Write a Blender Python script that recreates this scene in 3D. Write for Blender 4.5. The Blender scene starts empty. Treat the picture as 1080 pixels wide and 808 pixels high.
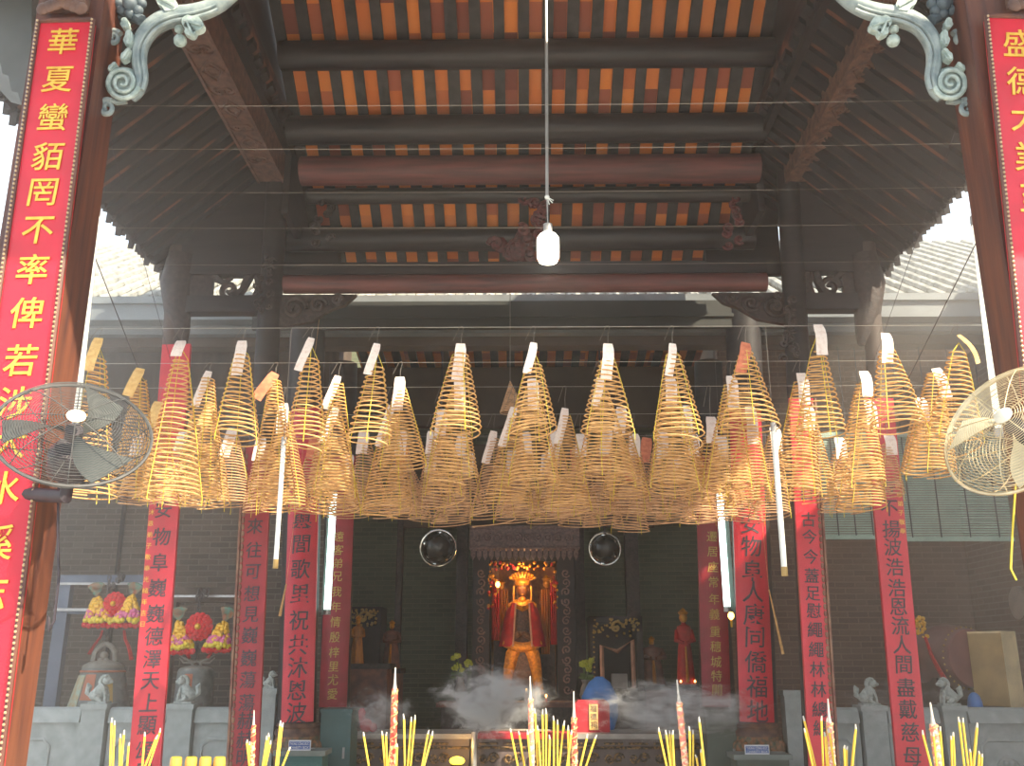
import bpy, math, random
from mathutils import Vector, Matrix
random.seed(7)
PI = math.pi
SC = bpy.context.scene
COL = SC.collection

# ------------------------------------------------------------------ camera
F = 1000.0; CX, CY = 540.0, 404.0
PITCH = math.radians(16.17); YAW = math.radians(0.7)
CAM = Vector((0, 0, 1.6))
cd = bpy.data.cameras.new('camera'); cam = bpy.data.objects.new('camera', cd); COL.objects.link(cam)
cd.sensor_fit = 'HORIZONTAL'; cd.sensor_width = 36; cd.lens = 36 * F / 1080
cd.clip_start = 0.05; cd.clip_end = 300
cam.location = CAM
cam.rotation_euler = (PI / 2 + PITCH, 0, YAW)
SC.camera = cam
RM = cam.rotation_euler.to_matrix()

def ray(px, py):
    return RM @ Vector(((px - CX) / F, -(py - CY) / F, -1.0))
def at(px, py, Y):
    d = ray(px, py); t = (Y - CAM.y) / d.y
    return CAM + d * t
def depth(px, py, Y):            # distance along the view axis per unit of pixel size
    d = ray(px, py); return (Y - CAM.y) / d.y
def size(n, px, py, Y): return n * depth(px, py, Y) / F
def at_z(px, py, z):
    d = ray(px, py); t = (z - CAM.z) / d.z
    return CAM + d * t

# ------------------------------------------------------------------ colour management, light
SC.view_settings.view_transform = 'Standard'; SC.view_settings.look = 'None'
SC.view_settings.gamma = 1; SC.view_settings.use_curve_mapping = False
SC.view_settings.exposure = 0.3
SC.cycles.use_denoising = True
SC.cycles.volume_bounces = 1
SC.cycles.volume_step_rate = 2.0
SC.cycles.max_bounces = 8
SC.cycles.sample_clamp_indirect = 6

w = bpy.data.worlds.new('sky'); SC.world = w; w.use_nodes = True
bg = w.node_tree.nodes['Background']
bg.inputs[0].default_value = (0.80, 0.90, 1.0, 1); bg.inputs[1].default_value = 1.7
SUN_TO = Vector((0.62, -0.50, 0.70)).normalized()
sl = bpy.data.lights.new('sun', 'SUN'); so = bpy.data.objects.new('sun', sl); COL.objects.link(so)
sl.energy = 11.0; sl.angle = math.radians(0.7); sl.color = (1.0, 0.86, 0.64)
so.rotation_euler = SUN_TO.to_track_quat('Z', 'Y').to_euler(); so.location = (8, -6, 9)

# ------------------------------------------------------------------ materials
def mat(name, c, rough=0.6, metal=0.0, c2=None, scale=8.0, stretch=(1, 1, 1), bump=0.0, emit=None, es=0.0, detail=4, lo=0.35, hi=0.65, trans=0.0, spec=0.5):
    m = bpy.data.materials.new(name); m.use_nodes = True
    nt = m.node_tree; b = nt.nodes['Principled BSDF']
    b.inputs['Base Color'].default_value = (*c, 1)
    b.inputs['Roughness'].default_value = rough; b.inputs['Metallic'].default_value = metal
    b.inputs['Specular IOR Level'].default_value = spec
    if trans: b.inputs['Transmission Weight'].default_value = trans
    tc = nt.nodes.new('ShaderNodeTexCoord'); mp = nt.nodes.new('ShaderNodeMapping')
    mp.inputs['Scale'].default_value = stretch
    nt.links.new(tc.outputs['Object'], mp.inputs[0])
    no = nt.nodes.new('ShaderNodeTexNoise'); no.inputs['Scale'].default_value = scale; no.inputs['Detail'].default_value = detail
    nt.links.new(mp.outputs[0], no.inputs['Vector'])
    if c2 is None: c2 = tuple(x * 0.72 for x in c)
    cr = nt.nodes.new('ShaderNodeValToRGB')
    cr.color_ramp.elements[0].position = lo; cr.color_ramp.elements[0].color = (*c2, 1)
    cr.color_ramp.elements[1].position = hi; cr.color_ramp.elements[1].color = (*c, 1)
    nt.links.new(no.outputs['Fac'], cr.inputs[0]); nt.links.new(cr.outputs[0], b.inputs['Base Color'])
    if bump:
        bp = nt.nodes.new('ShaderNodeBump'); bp.inputs['Strength'].default_value = bump; bp.inputs['Distance'].default_value = 0.01
        nt.links.new(no.outputs['Fac'], bp.inputs['Height']); nt.links.new(bp.outputs[0], b.inputs['Normal'])
    if emit:
        b.inputs['Emission Color'].default_value = (*emit, 1); b.inputs['Emission Strength'].default_value = es
    return m

def brick_mat(name, c1, c2, mortar, sc=1.0, w_=0.26, h_=0.075):
    m = mat(name, c1, 0.85); nt = m.node_tree; b = nt.nodes['Principled BSDF']
    tc = nt.nodes.new('ShaderNodeTexCoord'); sx = nt.nodes.new('ShaderNodeSeparateXYZ'); cb = nt.nodes.new('ShaderNodeCombineXYZ')
    nt.links.new(tc.outputs['Object'], sx.inputs[0])
    ad = nt.nodes.new('ShaderNodeMath'); ad.operation = 'ADD'
    nt.links.new(sx.outputs[0], ad.inputs[0]); nt.links.new(sx.outputs[1], ad.inputs[1])
    nt.links.new(ad.outputs[0], cb.inputs[0]); nt.links.new(sx.outputs[2], cb.inputs[1])
    br = nt.nodes.new('ShaderNodeTexBrick'); br.inputs['Scale'].default_value = sc
    br.inputs['Brick Width'].default_value = w_; br.inputs['Row Height'].default_value = h_
    br.inputs['Mortar Size'].default_value = 0.008; br.inputs['Color1'].default_value = (*c1, 1); br.inputs['Color2'].default_value = (*c2, 1)
    br.inputs['Mortar'].default_value = (*mortar, 1)
    nt.links.new(cb.outputs[0], br.inputs['Vector']); nt.links.new(br.outputs[0], b.inputs['Base Color'])
    bp = nt.nodes.new('ShaderNodeBump'); bp.inputs['Strength'].default_value = 0.6; bp.inputs['Distance'].default_value = 0.01; bp.invert = True
    nt.links.new(br.outputs['Fac'], bp.inputs['Height']); nt.links.new(bp.outputs[0], b.inputs['Normal'])
    return m

M = {}
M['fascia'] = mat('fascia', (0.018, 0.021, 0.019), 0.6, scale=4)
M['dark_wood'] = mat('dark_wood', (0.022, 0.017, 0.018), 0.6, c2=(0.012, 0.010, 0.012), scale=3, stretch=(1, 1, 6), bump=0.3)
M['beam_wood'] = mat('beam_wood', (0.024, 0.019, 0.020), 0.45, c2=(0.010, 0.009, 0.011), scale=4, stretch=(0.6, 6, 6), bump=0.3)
M['red_beam'] = mat('red_beam', (0.15, 0.045, 0.04), 0.6, c2=(0.07, 0.028, 0.028), scale=4, stretch=(0.5, 6, 6), bump=0.2)
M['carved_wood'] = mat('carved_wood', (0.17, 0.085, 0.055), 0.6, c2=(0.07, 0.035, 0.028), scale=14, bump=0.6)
M['carved_dark'] = mat('carved_dark', (0.05, 0.034, 0.032), 0.6, c2=(0.018, 0.013, 0.013), scale=25, bump=0.9)
M['pillar_wood'] = mat('pillar_wood', (0.15, 0.052, 0.03), 0.45, c2=(0.07, 0.028, 0.024), scale=5, stretch=(5, 5, 0.4), bump=0.2)
M['rafter'] = mat('rafter', (0.05, 0.047, 0.046), 0.75, c2=(0.024, 0.023, 0.023), scale=10, bump=0.3)
M['tile_under'] = mat('tile_under', (0.72, 0.20, 0.045), 0.8, c2=(0.30, 0.07, 0.03), scale=2.5, stretch=(6, 2.2, 2.2), detail=2, lo=0.4, hi=0.52)
def tile_mat():
    m = mat('tile_under', (0.7, 0.2, 0.05), 0.8); nt = m.node_tree; b = nt.nodes['Principled BSDF']
    tc = nt.nodes.new('ShaderNodeTexCoord'); sn = nt.nodes.new('ShaderNodeVectorMath'); sn.operation = 'SNAP'; sn.inputs[1].default_value = (0.214, 0.227, 50)
    of = nt.nodes.new('ShaderNodeVectorMath'); of.operation = 'ADD'; of.inputs[1].default_value = (0.04 + .214 * 40, 1.0, 10)
    nt.links.new(tc.outputs['Object'], of.inputs[0]); nt.links.new(of.outputs[0], sn.inputs[0])
    wn = nt.nodes.new('ShaderNodeTexWhiteNoise'); nt.links.new(sn.outputs[0], wn.inputs[0])
    cr = nt.nodes.new('ShaderNodeValToRGB'); e = cr.color_ramp.elements
    e[0].position = 0; e[0].color = (0.20, 0.05, 0.03, 1); e[1].position = 1; e[1].color = (0.80, 0.24, 0.035, 1)
    for p, c in ((.25, (.38, .10, .05, 1)), (.5, (.62, .16, .03, 1)), (.8, (.70, .22, .05, 1))):
        k = e.new(p); k.color = c
    nt.links.new(wn.outputs['Value'], cr.inputs[0]); nt.links.new(cr.outputs[0], b.inputs['Base Color']); return m
M['tile_under'] = tile_mat()
M['roof_tile'] = mat('roof_tile', (0.36, 0.35, 0.31), 0.8, c2=(0.17, 0.17, 0.15), scale=7, bump=0.5)
M['gutter'] = mat('gutter', (0.17, 0.19, 0.20), 0.5, c2=(0.11, 0.125, 0.13), scale=2)
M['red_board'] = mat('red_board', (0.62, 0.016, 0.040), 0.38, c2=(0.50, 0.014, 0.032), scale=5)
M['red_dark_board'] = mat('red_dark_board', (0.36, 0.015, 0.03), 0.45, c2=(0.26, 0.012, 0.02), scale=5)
M['gold_text'] = mat('gold_text', (0.85, 0.55, 0.08), 0.35, metal=0.3, c2=(0.70, 0.40, 0.05), scale=20)
M['black_text'] = mat('black_text', (0.055, 0.035, 0.05), 0.5, c2=(0.03, 0.02, 0.03), scale=20)
M['dim_gold_text'] = mat('dim_gold_text', (0.60, 0.42, 0.09), 0.5, scale=20)
M['worn'] = mat('worn', (0.30, 0.17, 0.11), 0.7, c2=(0.16, 0.05, 0.04), scale=9)
M['frame_beads'] = mat('frame_beads', (0.55, 0.40, 0.24), 0.4, metal=0.4, scale=30)
M['stone'] = mat('stone', (0.36, 0.39, 0.38), 0.8, c2=(0.27, 0.30, 0.29), scale=9, bump=0.4)
M['stone_lion'] = mat('stone_lion', (0.44, 0.47, 0.44), 0.8, c2=(0.26, 0.29, 0.27), scale=30, bump=0.6)
M['painted_bracket'] = mat('painted_bracket', (0.33, 0.38, 0.37), 0.55, c2=(0.17, 0.22, 0.23), scale=14, bump=0.6)
M['bracket_leaf'] = mat('bracket_leaf', (0.46, 0.54, 0.50), 0.6, c2=(0.24, 0.31, 0.29), scale=30, bump=0.5)
M['incense'] = mat('incense', (0.76, 0.45, 0.19), 0.7, c2=(0.58, 0.32, 0.12), scale=30, spec=0.2)
M['incense_far'] = mat('incense_far', (0.74, 0.45, 0.25), 0.8, c2=(0.56, 0.32, 0.17), scale=30, spec=0.2)
M['cord'] = mat('cord', (0.80, 0.62, 0.05), 0.6, scale=40)
M['tag_white'] = mat('tag_white', (0.84, 0.72, 0.64), 0.8, c2=(0.72, 0.55, 0.46), scale=40, lo=0.25, hi=0.5)
M['tag_gold'] = mat('tag_gold', (0.86, 0.58, 0.22), 0.7, c2=(0.72, 0.42, 0.14), scale=30)
M['tag_orange'] = mat('tag_orange', (0.72, 0.24, 0.12), 0.7, c2=(0.55, 0.15, 0.08), scale=30)
M['wire'] = mat('wire', (0.62, 0.60, 0.56), 0.4, metal=0.7)
M['hook'] = mat('hook', (0.30, 0.26, 0.22), 0.5, metal=0.5)
M['fan_metal'] = mat('fan_metal', (0.08, 0.08, 0.08), 0.6, scale=20)  # left fan wires and blades darkened to stand in for shade
M['fan_brass'] = mat('fan_brass', (0.72, 0.60, 0.38), 0.35, metal=0.6, scale=20)  # right fan wires and blades coloured bright to stand in for sunlight
M['fan_blade'] = mat('fan_blade', (0.07, 0.08, 0.078), 0.5, scale=6)
M['fan_blade_cream'] = mat('fan_blade_cream', (0.70, 0.62, 0.42), 0.5, scale=6)
M['fan_cap'] = mat('fan_cap', (0.86, 0.80, 0.64), 0.4)
M['fan_body'] = mat('fan_body', (0.05, 0.04, 0.05), 0.5)
M['bulb'] = mat('bulb', (0.95, 0.95, 0.88), 0.3, emit=(1.0, 0.97, 0.82), es=1.6)
M['bulb_skirt'] = mat('bulb_skirt', (0.85, 0.85, 0.78), 0.4)
M['white_plastic'] = mat('white_plastic', (0.78, 0.80, 0.76), 0.4)
M['tube_lit'] = mat('tube_lit', (0.9, 0.95, 0.95), 0.3, emit=(0.72, 1.0, 0.93), es=3.0)
M['pipe'] = mat('pipe', (0.83, 0.80, 0.68), 0.4, scale=3)
M['brick_wall'] = brick_mat('brick_wall', (0.16, 0.125, 0.10), (0.10, 0.078, 0.065), (0.19, 0.16, 0.13))
M['brick_dim'] = brick_mat('brick_dim', (0.20, 0.125, 0.09), (0.15, 0.092, 0.07), (0.23, 0.15, 0.11))
M['brick_green'] = brick_mat('brick_green', (0.15, 0.18, 0.115), (0.11, 0.135, 0.09), (0.18, 0.20, 0.13))
M['brick_warm'] = brick_mat('brick_warm', (0.24, 0.15, 0.11), (0.17, 0.11, 0.08), (0.27, 0.20, 0.15))
M['panel_wood'] = mat('panel_wood', (0.085, 0.06, 0.05), 0.7, c2=(0.05, 0.035, 0.03), scale=3, stretch=(4, 4, 0.4))
M['interior'] = mat('interior', (0.095, 0.068, 0.052), 0.8, c2=(0.065, 0.048, 0.038), scale=2)
M['blue_frame'] = mat('blue_frame', (0.12, 0.15, 0.21), 0.5, scale=4)
M['grey_metal'] = mat('grey_metal', (0.45, 0.44, 0.43), 0.4, metal=0.4)
M['bell_metal'] = mat('bell_metal', (0.21, 0.22, 0.20), 0.5, c2=(0.13, 0.14, 0.13), scale=12, bump=0.2)
M['bell_cap'] = mat('bell_cap', (0.27, 0.25, 0.21), 0.6, scale=12)
M['bell_cloud'] = mat('bell_cloud', (0.36, 0.44, 0.36), 0.6, c2=(0.42, 0.30, 0.14), scale=18)
M['bell_red'] = mat('bell_red', (0.50, 0.16, 0.08), 0.6)
M['bell_gold'] = mat('bell_gold', (0.50, 0.33, 0.10), 0.6)
M['petal_red'] = mat('petal_red', (0.75, 0.015, 0.02), 0.7, c2=(0.45, 0.01, 0.015), scale=40, bump=0.6)
M['petal_gold'] = mat('petal_gold', (0.90, 0.50, 0.04), 0.35, metal=0.4, scale=50)
M['petal_yellow'] = mat('petal_yellow', (0.85, 0.65, 0.03), 0.5, scale=50)
M['petal_pink'] = mat('petal_pink', (0.78, 0.16, 0.34), 0.5, scale=50)
M['petal_green'] = mat('petal_green', (0.05, 0.22, 0.16), 0.5, c2=(0.38, 0.10, 0.03), scale=14)
M['chain'] = mat('chain', (0.12, 0.11, 0.11), 0.5, metal=0.5)
M['blind'] = mat('blind', (0.33, 0.44, 0.36), 0.7, c2=(0.25, 0.34, 0.28), scale=5)
M['black_gloss'] = mat('black_gloss', (0.02, 0.018, 0.016), 0.12, scale=5)
M['chrome'] = mat('chrome', (0.8, 0.82, 0.78), 0.15, metal=1.0)
M['teal'] = mat('teal', (0.05, 0.17, 0.16), 0.5, scale=3)
M['teal_dark'] = mat('teal_dark', (0.06, 0.13, 0.13), 0.5, scale=3)
M['teal_top'] = mat('teal_top', (0.20, 0.23, 0.21), 0.5, scale=3)
M['grey_green'] = mat('grey_green', (0.12, 0.14, 0.115), 0.6, scale=3)
M['sign_blue'] = mat('sign_blue', (0.05, 0.12, 0.42), 0.4, scale=3)
M['sign_white'] = mat('sign_white', (0.8, 0.82, 0.85), 0.5, scale=3)
M['carved_base'] = mat('carved_base', (0.30, 0.13, 0.06), 0.6, c2=(0.07, 0.09, 0.06), scale=26, bump=0.9)
M['statue_gold'] = mat('statue_gold', (0.80, 0.36, 0.03), 0.4, metal=0.3, c2=(0.50, 0.19, 0.02), scale=25, bump=0.4)
M['robe_red'] = mat('robe_red', (0.55, 0.02, 0.02), 0.6, c2=(0.36, 0.012, 0.015), scale=9, bump=0.3)
M['robe_trim'] = mat('robe_trim', (0.62, 0.33, 0.22), 0.5, scale=9)
M['armour'] = mat('armour', (0.22, 0.12, 0.08), 0.5, c2=(0.08, 0.06, 0.05), scale=45, bump=0.8)
M['gold_cloth'] = mat('gold_cloth', (0.62, 0.24, 0.02), 0.55, c2=(0.40, 0.13, 0.012), scale=9, stretch=(3, 3, 0.6), bump=0.4)
M['niche_back'] = mat('niche_back', (0.46, 0.17, 0.03), 0.6, c2=(0.28, 0.08, 0.02), scale=14, bump=0.3)
M['face'] = mat('face', (0.30, 0.11, 0.04), 0.4, scale=9)
M['purple_grey'] = mat('purple_grey', (0.26, 0.16, 0.145), 0.6, c2=(0.14, 0.09, 0.085), scale=30, bump=0.8)
M['altar_gold'] = mat('altar_gold', (0.26, 0.15, 0.06), 0.5, c2=(0.06, 0.045, 0.03), scale=30, bump=0.7, lo=0.47, hi=0.56)
M['altar_red'] = mat('altar_red', (0.22, 0.08, 0.05), 0.6, c2=(0.11, 0.045, 0.035), scale=9)
M['cloth_red'] = mat('cloth_red', (0.55, 0.03, 0.05), 0.7, scale=9)
M['counter_edge'] = mat('counter_edge', (0.42, 0.38, 0.34), 0.4, scale=5)
M['counter'] = mat('counter', (0.16, 0.12, 0.11), 0.6, scale=6)
M['flower_yellow'] = mat('flower_yellow', (0.62, 0.60, 0.06), 0.7, c2=(0.40, 0.42, 0.04), scale=50)
M['leaf'] = mat('leaf', (0.10, 0.16, 0.04), 0.7)
M['vase'] = mat('vase', (0.30, 0.28, 0.24), 0.3)
M['plastic_blue'] = mat('plastic_blue', (0.06, 0.22, 0.58), 0.4)
M['flame'] = mat('flame', (1, 0.6, 0.2), 0.5, emit=(1.0, 0.50, 0.12), es=6.0)
M['lamp_glow'] = mat('lamp_glow', (1, 0.7, 0.1), 0.5, emit=(1.0, 0.75, 0.05), es=3.0)
M['candle'] = mat('candle', (0.62, 0.06, 0.04), 0.5)
M['stick_yellow'] = mat('stick_yellow', (0.85, 0.60, 0.07), 0.6, c2=(0.72, 0.46, 0.05), scale=10)
M['stick_red'] = mat('stick_red', (0.60, 0.20, 0.08), 0.6)
M['ash_tip'] = mat('ash_tip', (0.62, 0.58, 0.52), 0.9, scale=50)
M['dragon_red'] = mat('dragon_red', (0.72, 0.08, 0.05), 0.5, c2=(0.88, 0.62, 0.30), scale=55, detail=2, lo=0.42, hi=0.50)
M['dragon_pink'] = mat('dragon_pink', (0.80, 0.26, 0.20), 0.5, c2=(0.86, 0.72, 0.50), scale=55, detail=2, lo=0.42, hi=0.50)
M['bronze'] = mat('bronze', (0.20, 0.14, 0.07), 0.5, metal=0.6, scale=8)
M['ash'] = mat('ash', (0.45, 0.43, 0.40), 0.95, scale=30, bump=0.6)
M['drum_skin'] = mat('drum_skin', (0.22, 0.09, 0.08), 0.35, c2=(0.17, 0.06, 0.06), scale=6)
M['drum_body'] = mat('drum_body', (0.20, 0.10, 0.09), 0.35, scale=6)
M['box_cream'] = mat('box_cream', (0.78, 0.62, 0.34), 0.6, scale=5)
M['box_tan'] = mat('box_tan', (0.40, 0.26, 0.09), 0.6, scale=5)
M['clock'] = mat('clock', (0.42, 0.34, 0.28), 0.5, scale=4)
M['floor'] = mat('floor', (0.46, 0.44, 0.40), 0.7, c2=(0.34, 0.32, 0.29), scale=2)
M['glass_gold'] = mat('glass_gold', (0.75, 0.40, 0.08), 0.3, scale=20)

# ------------------------------------------------------------------ mesh helpers
class MB:
    def __init__(s): s.v = []; s.f = []; s.m = []
    def add(s, vs, fs, mi=0):
        o = len(s.v); s.v += [tuple(v) for v in vs]; s.f += [tuple(i + o for i in f) for f in fs]; s.m += [mi] * len(fs); return s
    def box(s, a, b, mi=0, bev=0.0):
        (x0, y0, z0), (x1, y1, z1) = a, b
        if x0 > x1: x0, x1 = x1, x0
        if y0 > y1: y0, y1 = y1, y0
        if z0 > z1: z0, z1 = z1, z0
        vs = [(x0, y0, z0), (x1, y0, z0), (x1, y1, z0), (x0, y1, z0), (x0, y0, z1), (x1, y0, z1), (x1, y1, z1), (x0, y1, z1)]
        return s.add(vs, [(0, 3, 2, 1), (4, 5, 6, 7), (0, 1, 5, 4), (1, 2, 6, 5), (2, 3, 7, 6), (3, 0, 4, 7)], mi)
    def hexa(s, vs, mi=0):       # eight corners, bottom ring then top ring
        return s.add(vs, [(0, 3, 2, 1), (4, 5, 6, 7), (0, 1, 5, 4), (1, 2, 6, 5), (2, 3, 7, 6), (3, 0, 4, 7)], mi)
    def tube(s, pts, r, n=6, mi=0, closed=False, flat=1.0, up=None):
        pts = [Vector(p) for p in pts]; k = len(pts)
        rs = r if isinstance(r, (list, tuple)) else [r] * k
        vs = []; fs = []; N = None
        for i, p in enumerate(pts):
            if closed: t = pts[(i + 1) % k] - pts[i - 1]
            else: t = pts[min(i + 1, k - 1)] - pts[max(i - 1, 0)]
            if t.length < 1e-9: t = Vector((0, 0, 1))
            t.normalize()
            if N is None:
                u = Vector(up) if up else (Vector((0, 0, 1)) if abs(t.z) < 0.9 else Vector((0, 1, 0)))
                N = (u - t * u.dot(t)).normalized()
            else:
                N = N - t * N.dot(t)
                N = N.normalized() if N.length > 1e-6 else t.orthogonal().normalized()
            B = t.cross(N)
            for j in range(n):
                a = 2 * PI * j / n
                vs.append(p + N * (math.cos(a) * rs[i]) + B * (math.sin(a) * rs[i] * flat))
        for i in range(k if closed else k - 1):
            i2 = (i + 1) % k
            for j in range(n):
                j2 = (j + 1) % n
                fs.append((i * n + j, i * n + j2, i2 * n + j2, i2 * n + j))
        if not closed:
            fs.append(tuple(reversed(range(n)))); fs.append(tuple((k - 1) * n + j for j in range(n)))
        return s.add(vs, fs, mi)
    def lathe(s, prof, c=(0, 0, 0), n=20, mi=0, axis=None, sx=1.0, sy=1.0):
        vs = []; fs = []; c = Vector(c); k = len(prof)
        R = Matrix.Identity(3)
        if axis is not None: R = Vector(axis).normalized().to_track_quat('Z', 'Y').to_matrix()
        for (r, z) in prof:
            for j in range(n):
                a = 2 * PI * j / n
                vs.append(c + R @ Vector((math.cos(a) * r * sx, math.sin(a) * r * sy, z)))
        for i in range(k - 1):
            for j in range(n):
                j2 = (j + 1) % n
                fs.append((i * n + j, i * n + j2, (i + 1) * n + j2, (i + 1) * n + j))
        fs.append(tuple(reversed(range(n)))); fs.append(tuple((k - 1) * n + j for j in range(n)))
        return s.add(vs, fs, mi)
    def ball(s, c, r, mi=0, n=12, m=8, sc=(1, 1, 1), rot=None):
        vs = []; fs = []; c = Vector(c)
        for i in range(m + 1):
            t = PI * i / m
            for j in range(n):
                a = 2 * PI * j / n
                p = Vector((math.sin(t) * math.cos(a) * r * sc[0], math.sin(t) * math.sin(a) * r * sc[1], math.cos(t) * r * sc[2]))
                if rot is not None: p = rot @ p
                vs.append(c + p)
        for i in range(m):
            for j in range(n):
                j2 = (j + 1) % n
                fs.append((i * n + j, (i + 1) * n + j, (i + 1) * n + j2, i * n + j2))
        return s.add(vs, fs, mi)
    def prism(s, poly, off, mi=0):   # polygon of points extruded by off
        k = len(poly); off = Vector(off); vs = [Vector(p) for p in poly] + [Vector(p) + off for p in poly]
        fs = [tuple(range(k)), tuple(reversed(range(k, 2 * k)))] + [(i, (i + 1) % k + 0, (i + 1) % k + k, i + k) for i in range(k)]
        return s.add(vs, fs, mi)
    def build(s, name, mats, parent=None, smooth=False, origin=None):
        me = bpy.data.meshes.new(name)
        if not isinstance(mats, (list, tuple)): mats = [mats]
        o = Vector(origin) if origin is not None else Vector((0, 0, 0))
        if parent is not None and origin is None: o = parent.location.copy() if parent.parent is None else parent.matrix_basis.translation.copy() + parent.parent.location
        me.from_pydata([tuple(Vector(v) - o) for v in s.v], [], s.f)
        for m_ in mats: me.materials.append(m_)
        if len(mats) > 1:
            for p, i in zip(me.polygons, s.m): p.material_index = i
        if smooth:
            for p in me.polygons: p.use_smooth = True
            try: me.set_sharp_from_angle(angle=math.radians(45))
            except Exception: pass
        me.update()
        ob = bpy.data.objects.new(name, me); COL.objects.link(ob)
        if parent is not None: ob.parent = parent
        elif origin is not None: ob.location = o
        return ob

def thing(name, label, cat, loc=(0, 0, 0), group=None):
    o = bpy.data.objects.new(name, None); COL.objects.link(o); o.empty_display_size = 0.1
    o.location = loc; o['label'] = label; o['category'] = cat
    if group: o['group'] = group
    return o
def tag(o, label, cat, group=None):
    o['label'] = label; o['category'] = cat
    if group: o['group'] = group
    return o
def struct(o): o['kind'] = 'structure'; return o

def glyph_mesh(txt, bold=0.0):
    cu = bpy.data.curves.new('lettering', 'FONT'); cu.body = txt; cu.size = 1.0; cu.extrude = 0.012; cu.offset = bold
    cu.align_x = 'CENTER'; cu.align_y = 'CENTER'; cu.resolution_u = 3
    ob = bpy.data.objects.new('lettering', cu); COL.objects.link(ob)
    dg = bpy.context.evaluated_depsgraph_get(); dg.update()
    me = ob.evaluated_get(dg).to_mesh()
    vs = [v.co.copy() for v in me.vertices]; fs = [tuple(p.vertices) for p in me.polygons]
    ob.evaluated_get(dg).to_mesh_clear()
    bpy.data.objects.remove(ob); bpy.data.curves.remove(cu)
    if vs:
        mx = (max(v.x for v in vs) + min(v.x for v in vs)) / 2; my = (max(v.y for v in vs) + min(v.y for v in vs)) / 2
        vs = [Vector((v.x - mx, v.y - my, v.z)) for v in vs]
    return vs, fs
GC = {}
def glyph(ch, bold):
    if (ch, bold) not in GC: GC[(ch, bold)] = glyph_mesh(ch, bold)
    return GC[(ch, bold)]

# ================================================================== THE SETTING
YC = 8.2        # pavilion columns
YH = 9.8        # hall front columns and balustrade
FZ = 0.15       # hall floor
struct(MB().box((-40, -12, -0.1), (40, YH - 0.6, 0)).build('floor', M['floor']))
struct(MB().box((-12, YH - 0.6, -0.1), (12, 18, FZ)).build('floor', M['floor']))

struct(MB().box((-9, 2.4, 4.8), (9, 2.5, 6.1)).build('trim_10', M['dark_wood']))  # unseen deep beam, added to shade the upper front boards and pillars
struct(MB().box((5.62, 4.0, 0), (5.8, 9.9, 6.4)).build('wall_right', M['brick_warm']))  # unseen wall, added to keep the sun off the right balustrade
# --- hall back wall, side walls
wb = MB().box((-3.3, 16.3, FZ), (3.3, 16.5, 7.4)).build('wall_back', M['brick_green']); struct(wb)
zl = at(100, 522, 12.4).z
struct(MB().box((-7.5, 12.6, FZ), (-2.55, 12.8, 3.95)).build('wall_left', M['brick_wall']))
struct(MB().box((-7.5, 12.5, 3.95), (-2.55, 12.8, 7.0)).build('wall_left', M['panel_wood']))
struct(MB().box((2.7, 12.6, FZ), (7.5, 12.8, 7.0)).build('wall_right', M['brick_dim']))
struct(MB().box((-3.25, 12.8, FZ), (-3.1, 16.3, 7.0)).build('wall_left', M['interior']))
struct(MB().box((3.1, 12.8, FZ), (3.25, 16.3, 7.0)).build('wall_right', M['interior']))
struct(MB().box((5.78, 9.9, FZ), (5.92, 12.6, 5.4)).build('wall_right', M['brick_warm']))
struct(MB().box((-6.6, 9.9, FZ), (-6.4, 12.6, 5.4)).build('wall_left', M['brick_wall']))
# vertical joints of wood panels on the left
pz = MB()
for px in (128,):
    p = at(px, 560, 12.55); pz.box((p.x - 0.015, 12.52, FZ), (p.x + 0.015, 12.6, 3.95))
struct(pz.build('trim_1', M['dark_wood']))

# --- hall roof: front slope with tiles, gutter at the eave
EZ = at(540, 314, 10.0).z
SL = 0.60
rt = MB()
x0, x1 = -7.5, 7.5
def hz(Y): return EZ + SL * (Y - 10.0)
rt.hexa([(x0, 9.95, hz(9.95) - .14), (x1, 9.95, hz(9.95) - .14), (x1, 14.4, hz(14.4) - .14), (x0, 14.4, hz(14.4) - .14),
         (x0, 9.95, hz(9.95) - .05), (x1, 9.95, hz(9.95) - .05), (x1, 14.4, hz(14.4) - .05), (x0, 14.4, hz(14.4) - .05)])
x = x0
while x < x1:
    for k in range(14):      # rows of curved tiles, one run per ridge
        ya = 9.9 + k * .32; yb = ya + .34
        pts = [(x, ya, hz(ya)), (x, yb, hz(yb) + .015)]
        rt.tube(pts, [.062, .052], 8)
    x += 0.23
rs_ = rt.build('ceiling', M['roof_tile']); struct(rs_)
g = MB()
g.box((x0, 9.78, EZ - .13), (x1, 9.98, EZ - .05)); g.box((x0, 9.82, EZ - .24), (x1, 9.98, EZ - .13)); g.box((x0, 9.80, EZ - .32), (x1, 10.0, EZ - .24))
g.box((x0, 10.0, EZ - .42), (x1, 10.12, EZ - .05))
struct(g.build('trim_2', M['gutter']))
struct(MB().box((-2.95, 9.70, at(540, 346, 9.7).z), (2.95, 9.76, at(540, 317.5, 9.7).z)).box((-2.95, 9.68, at(540, 335, 9.7).z), (2.95, 9.77, at(540, 332, 9.7).z)).build('trim_9', M['fascia']))  # dark board added over the gutter's middle, its colour standing in for shade
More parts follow.
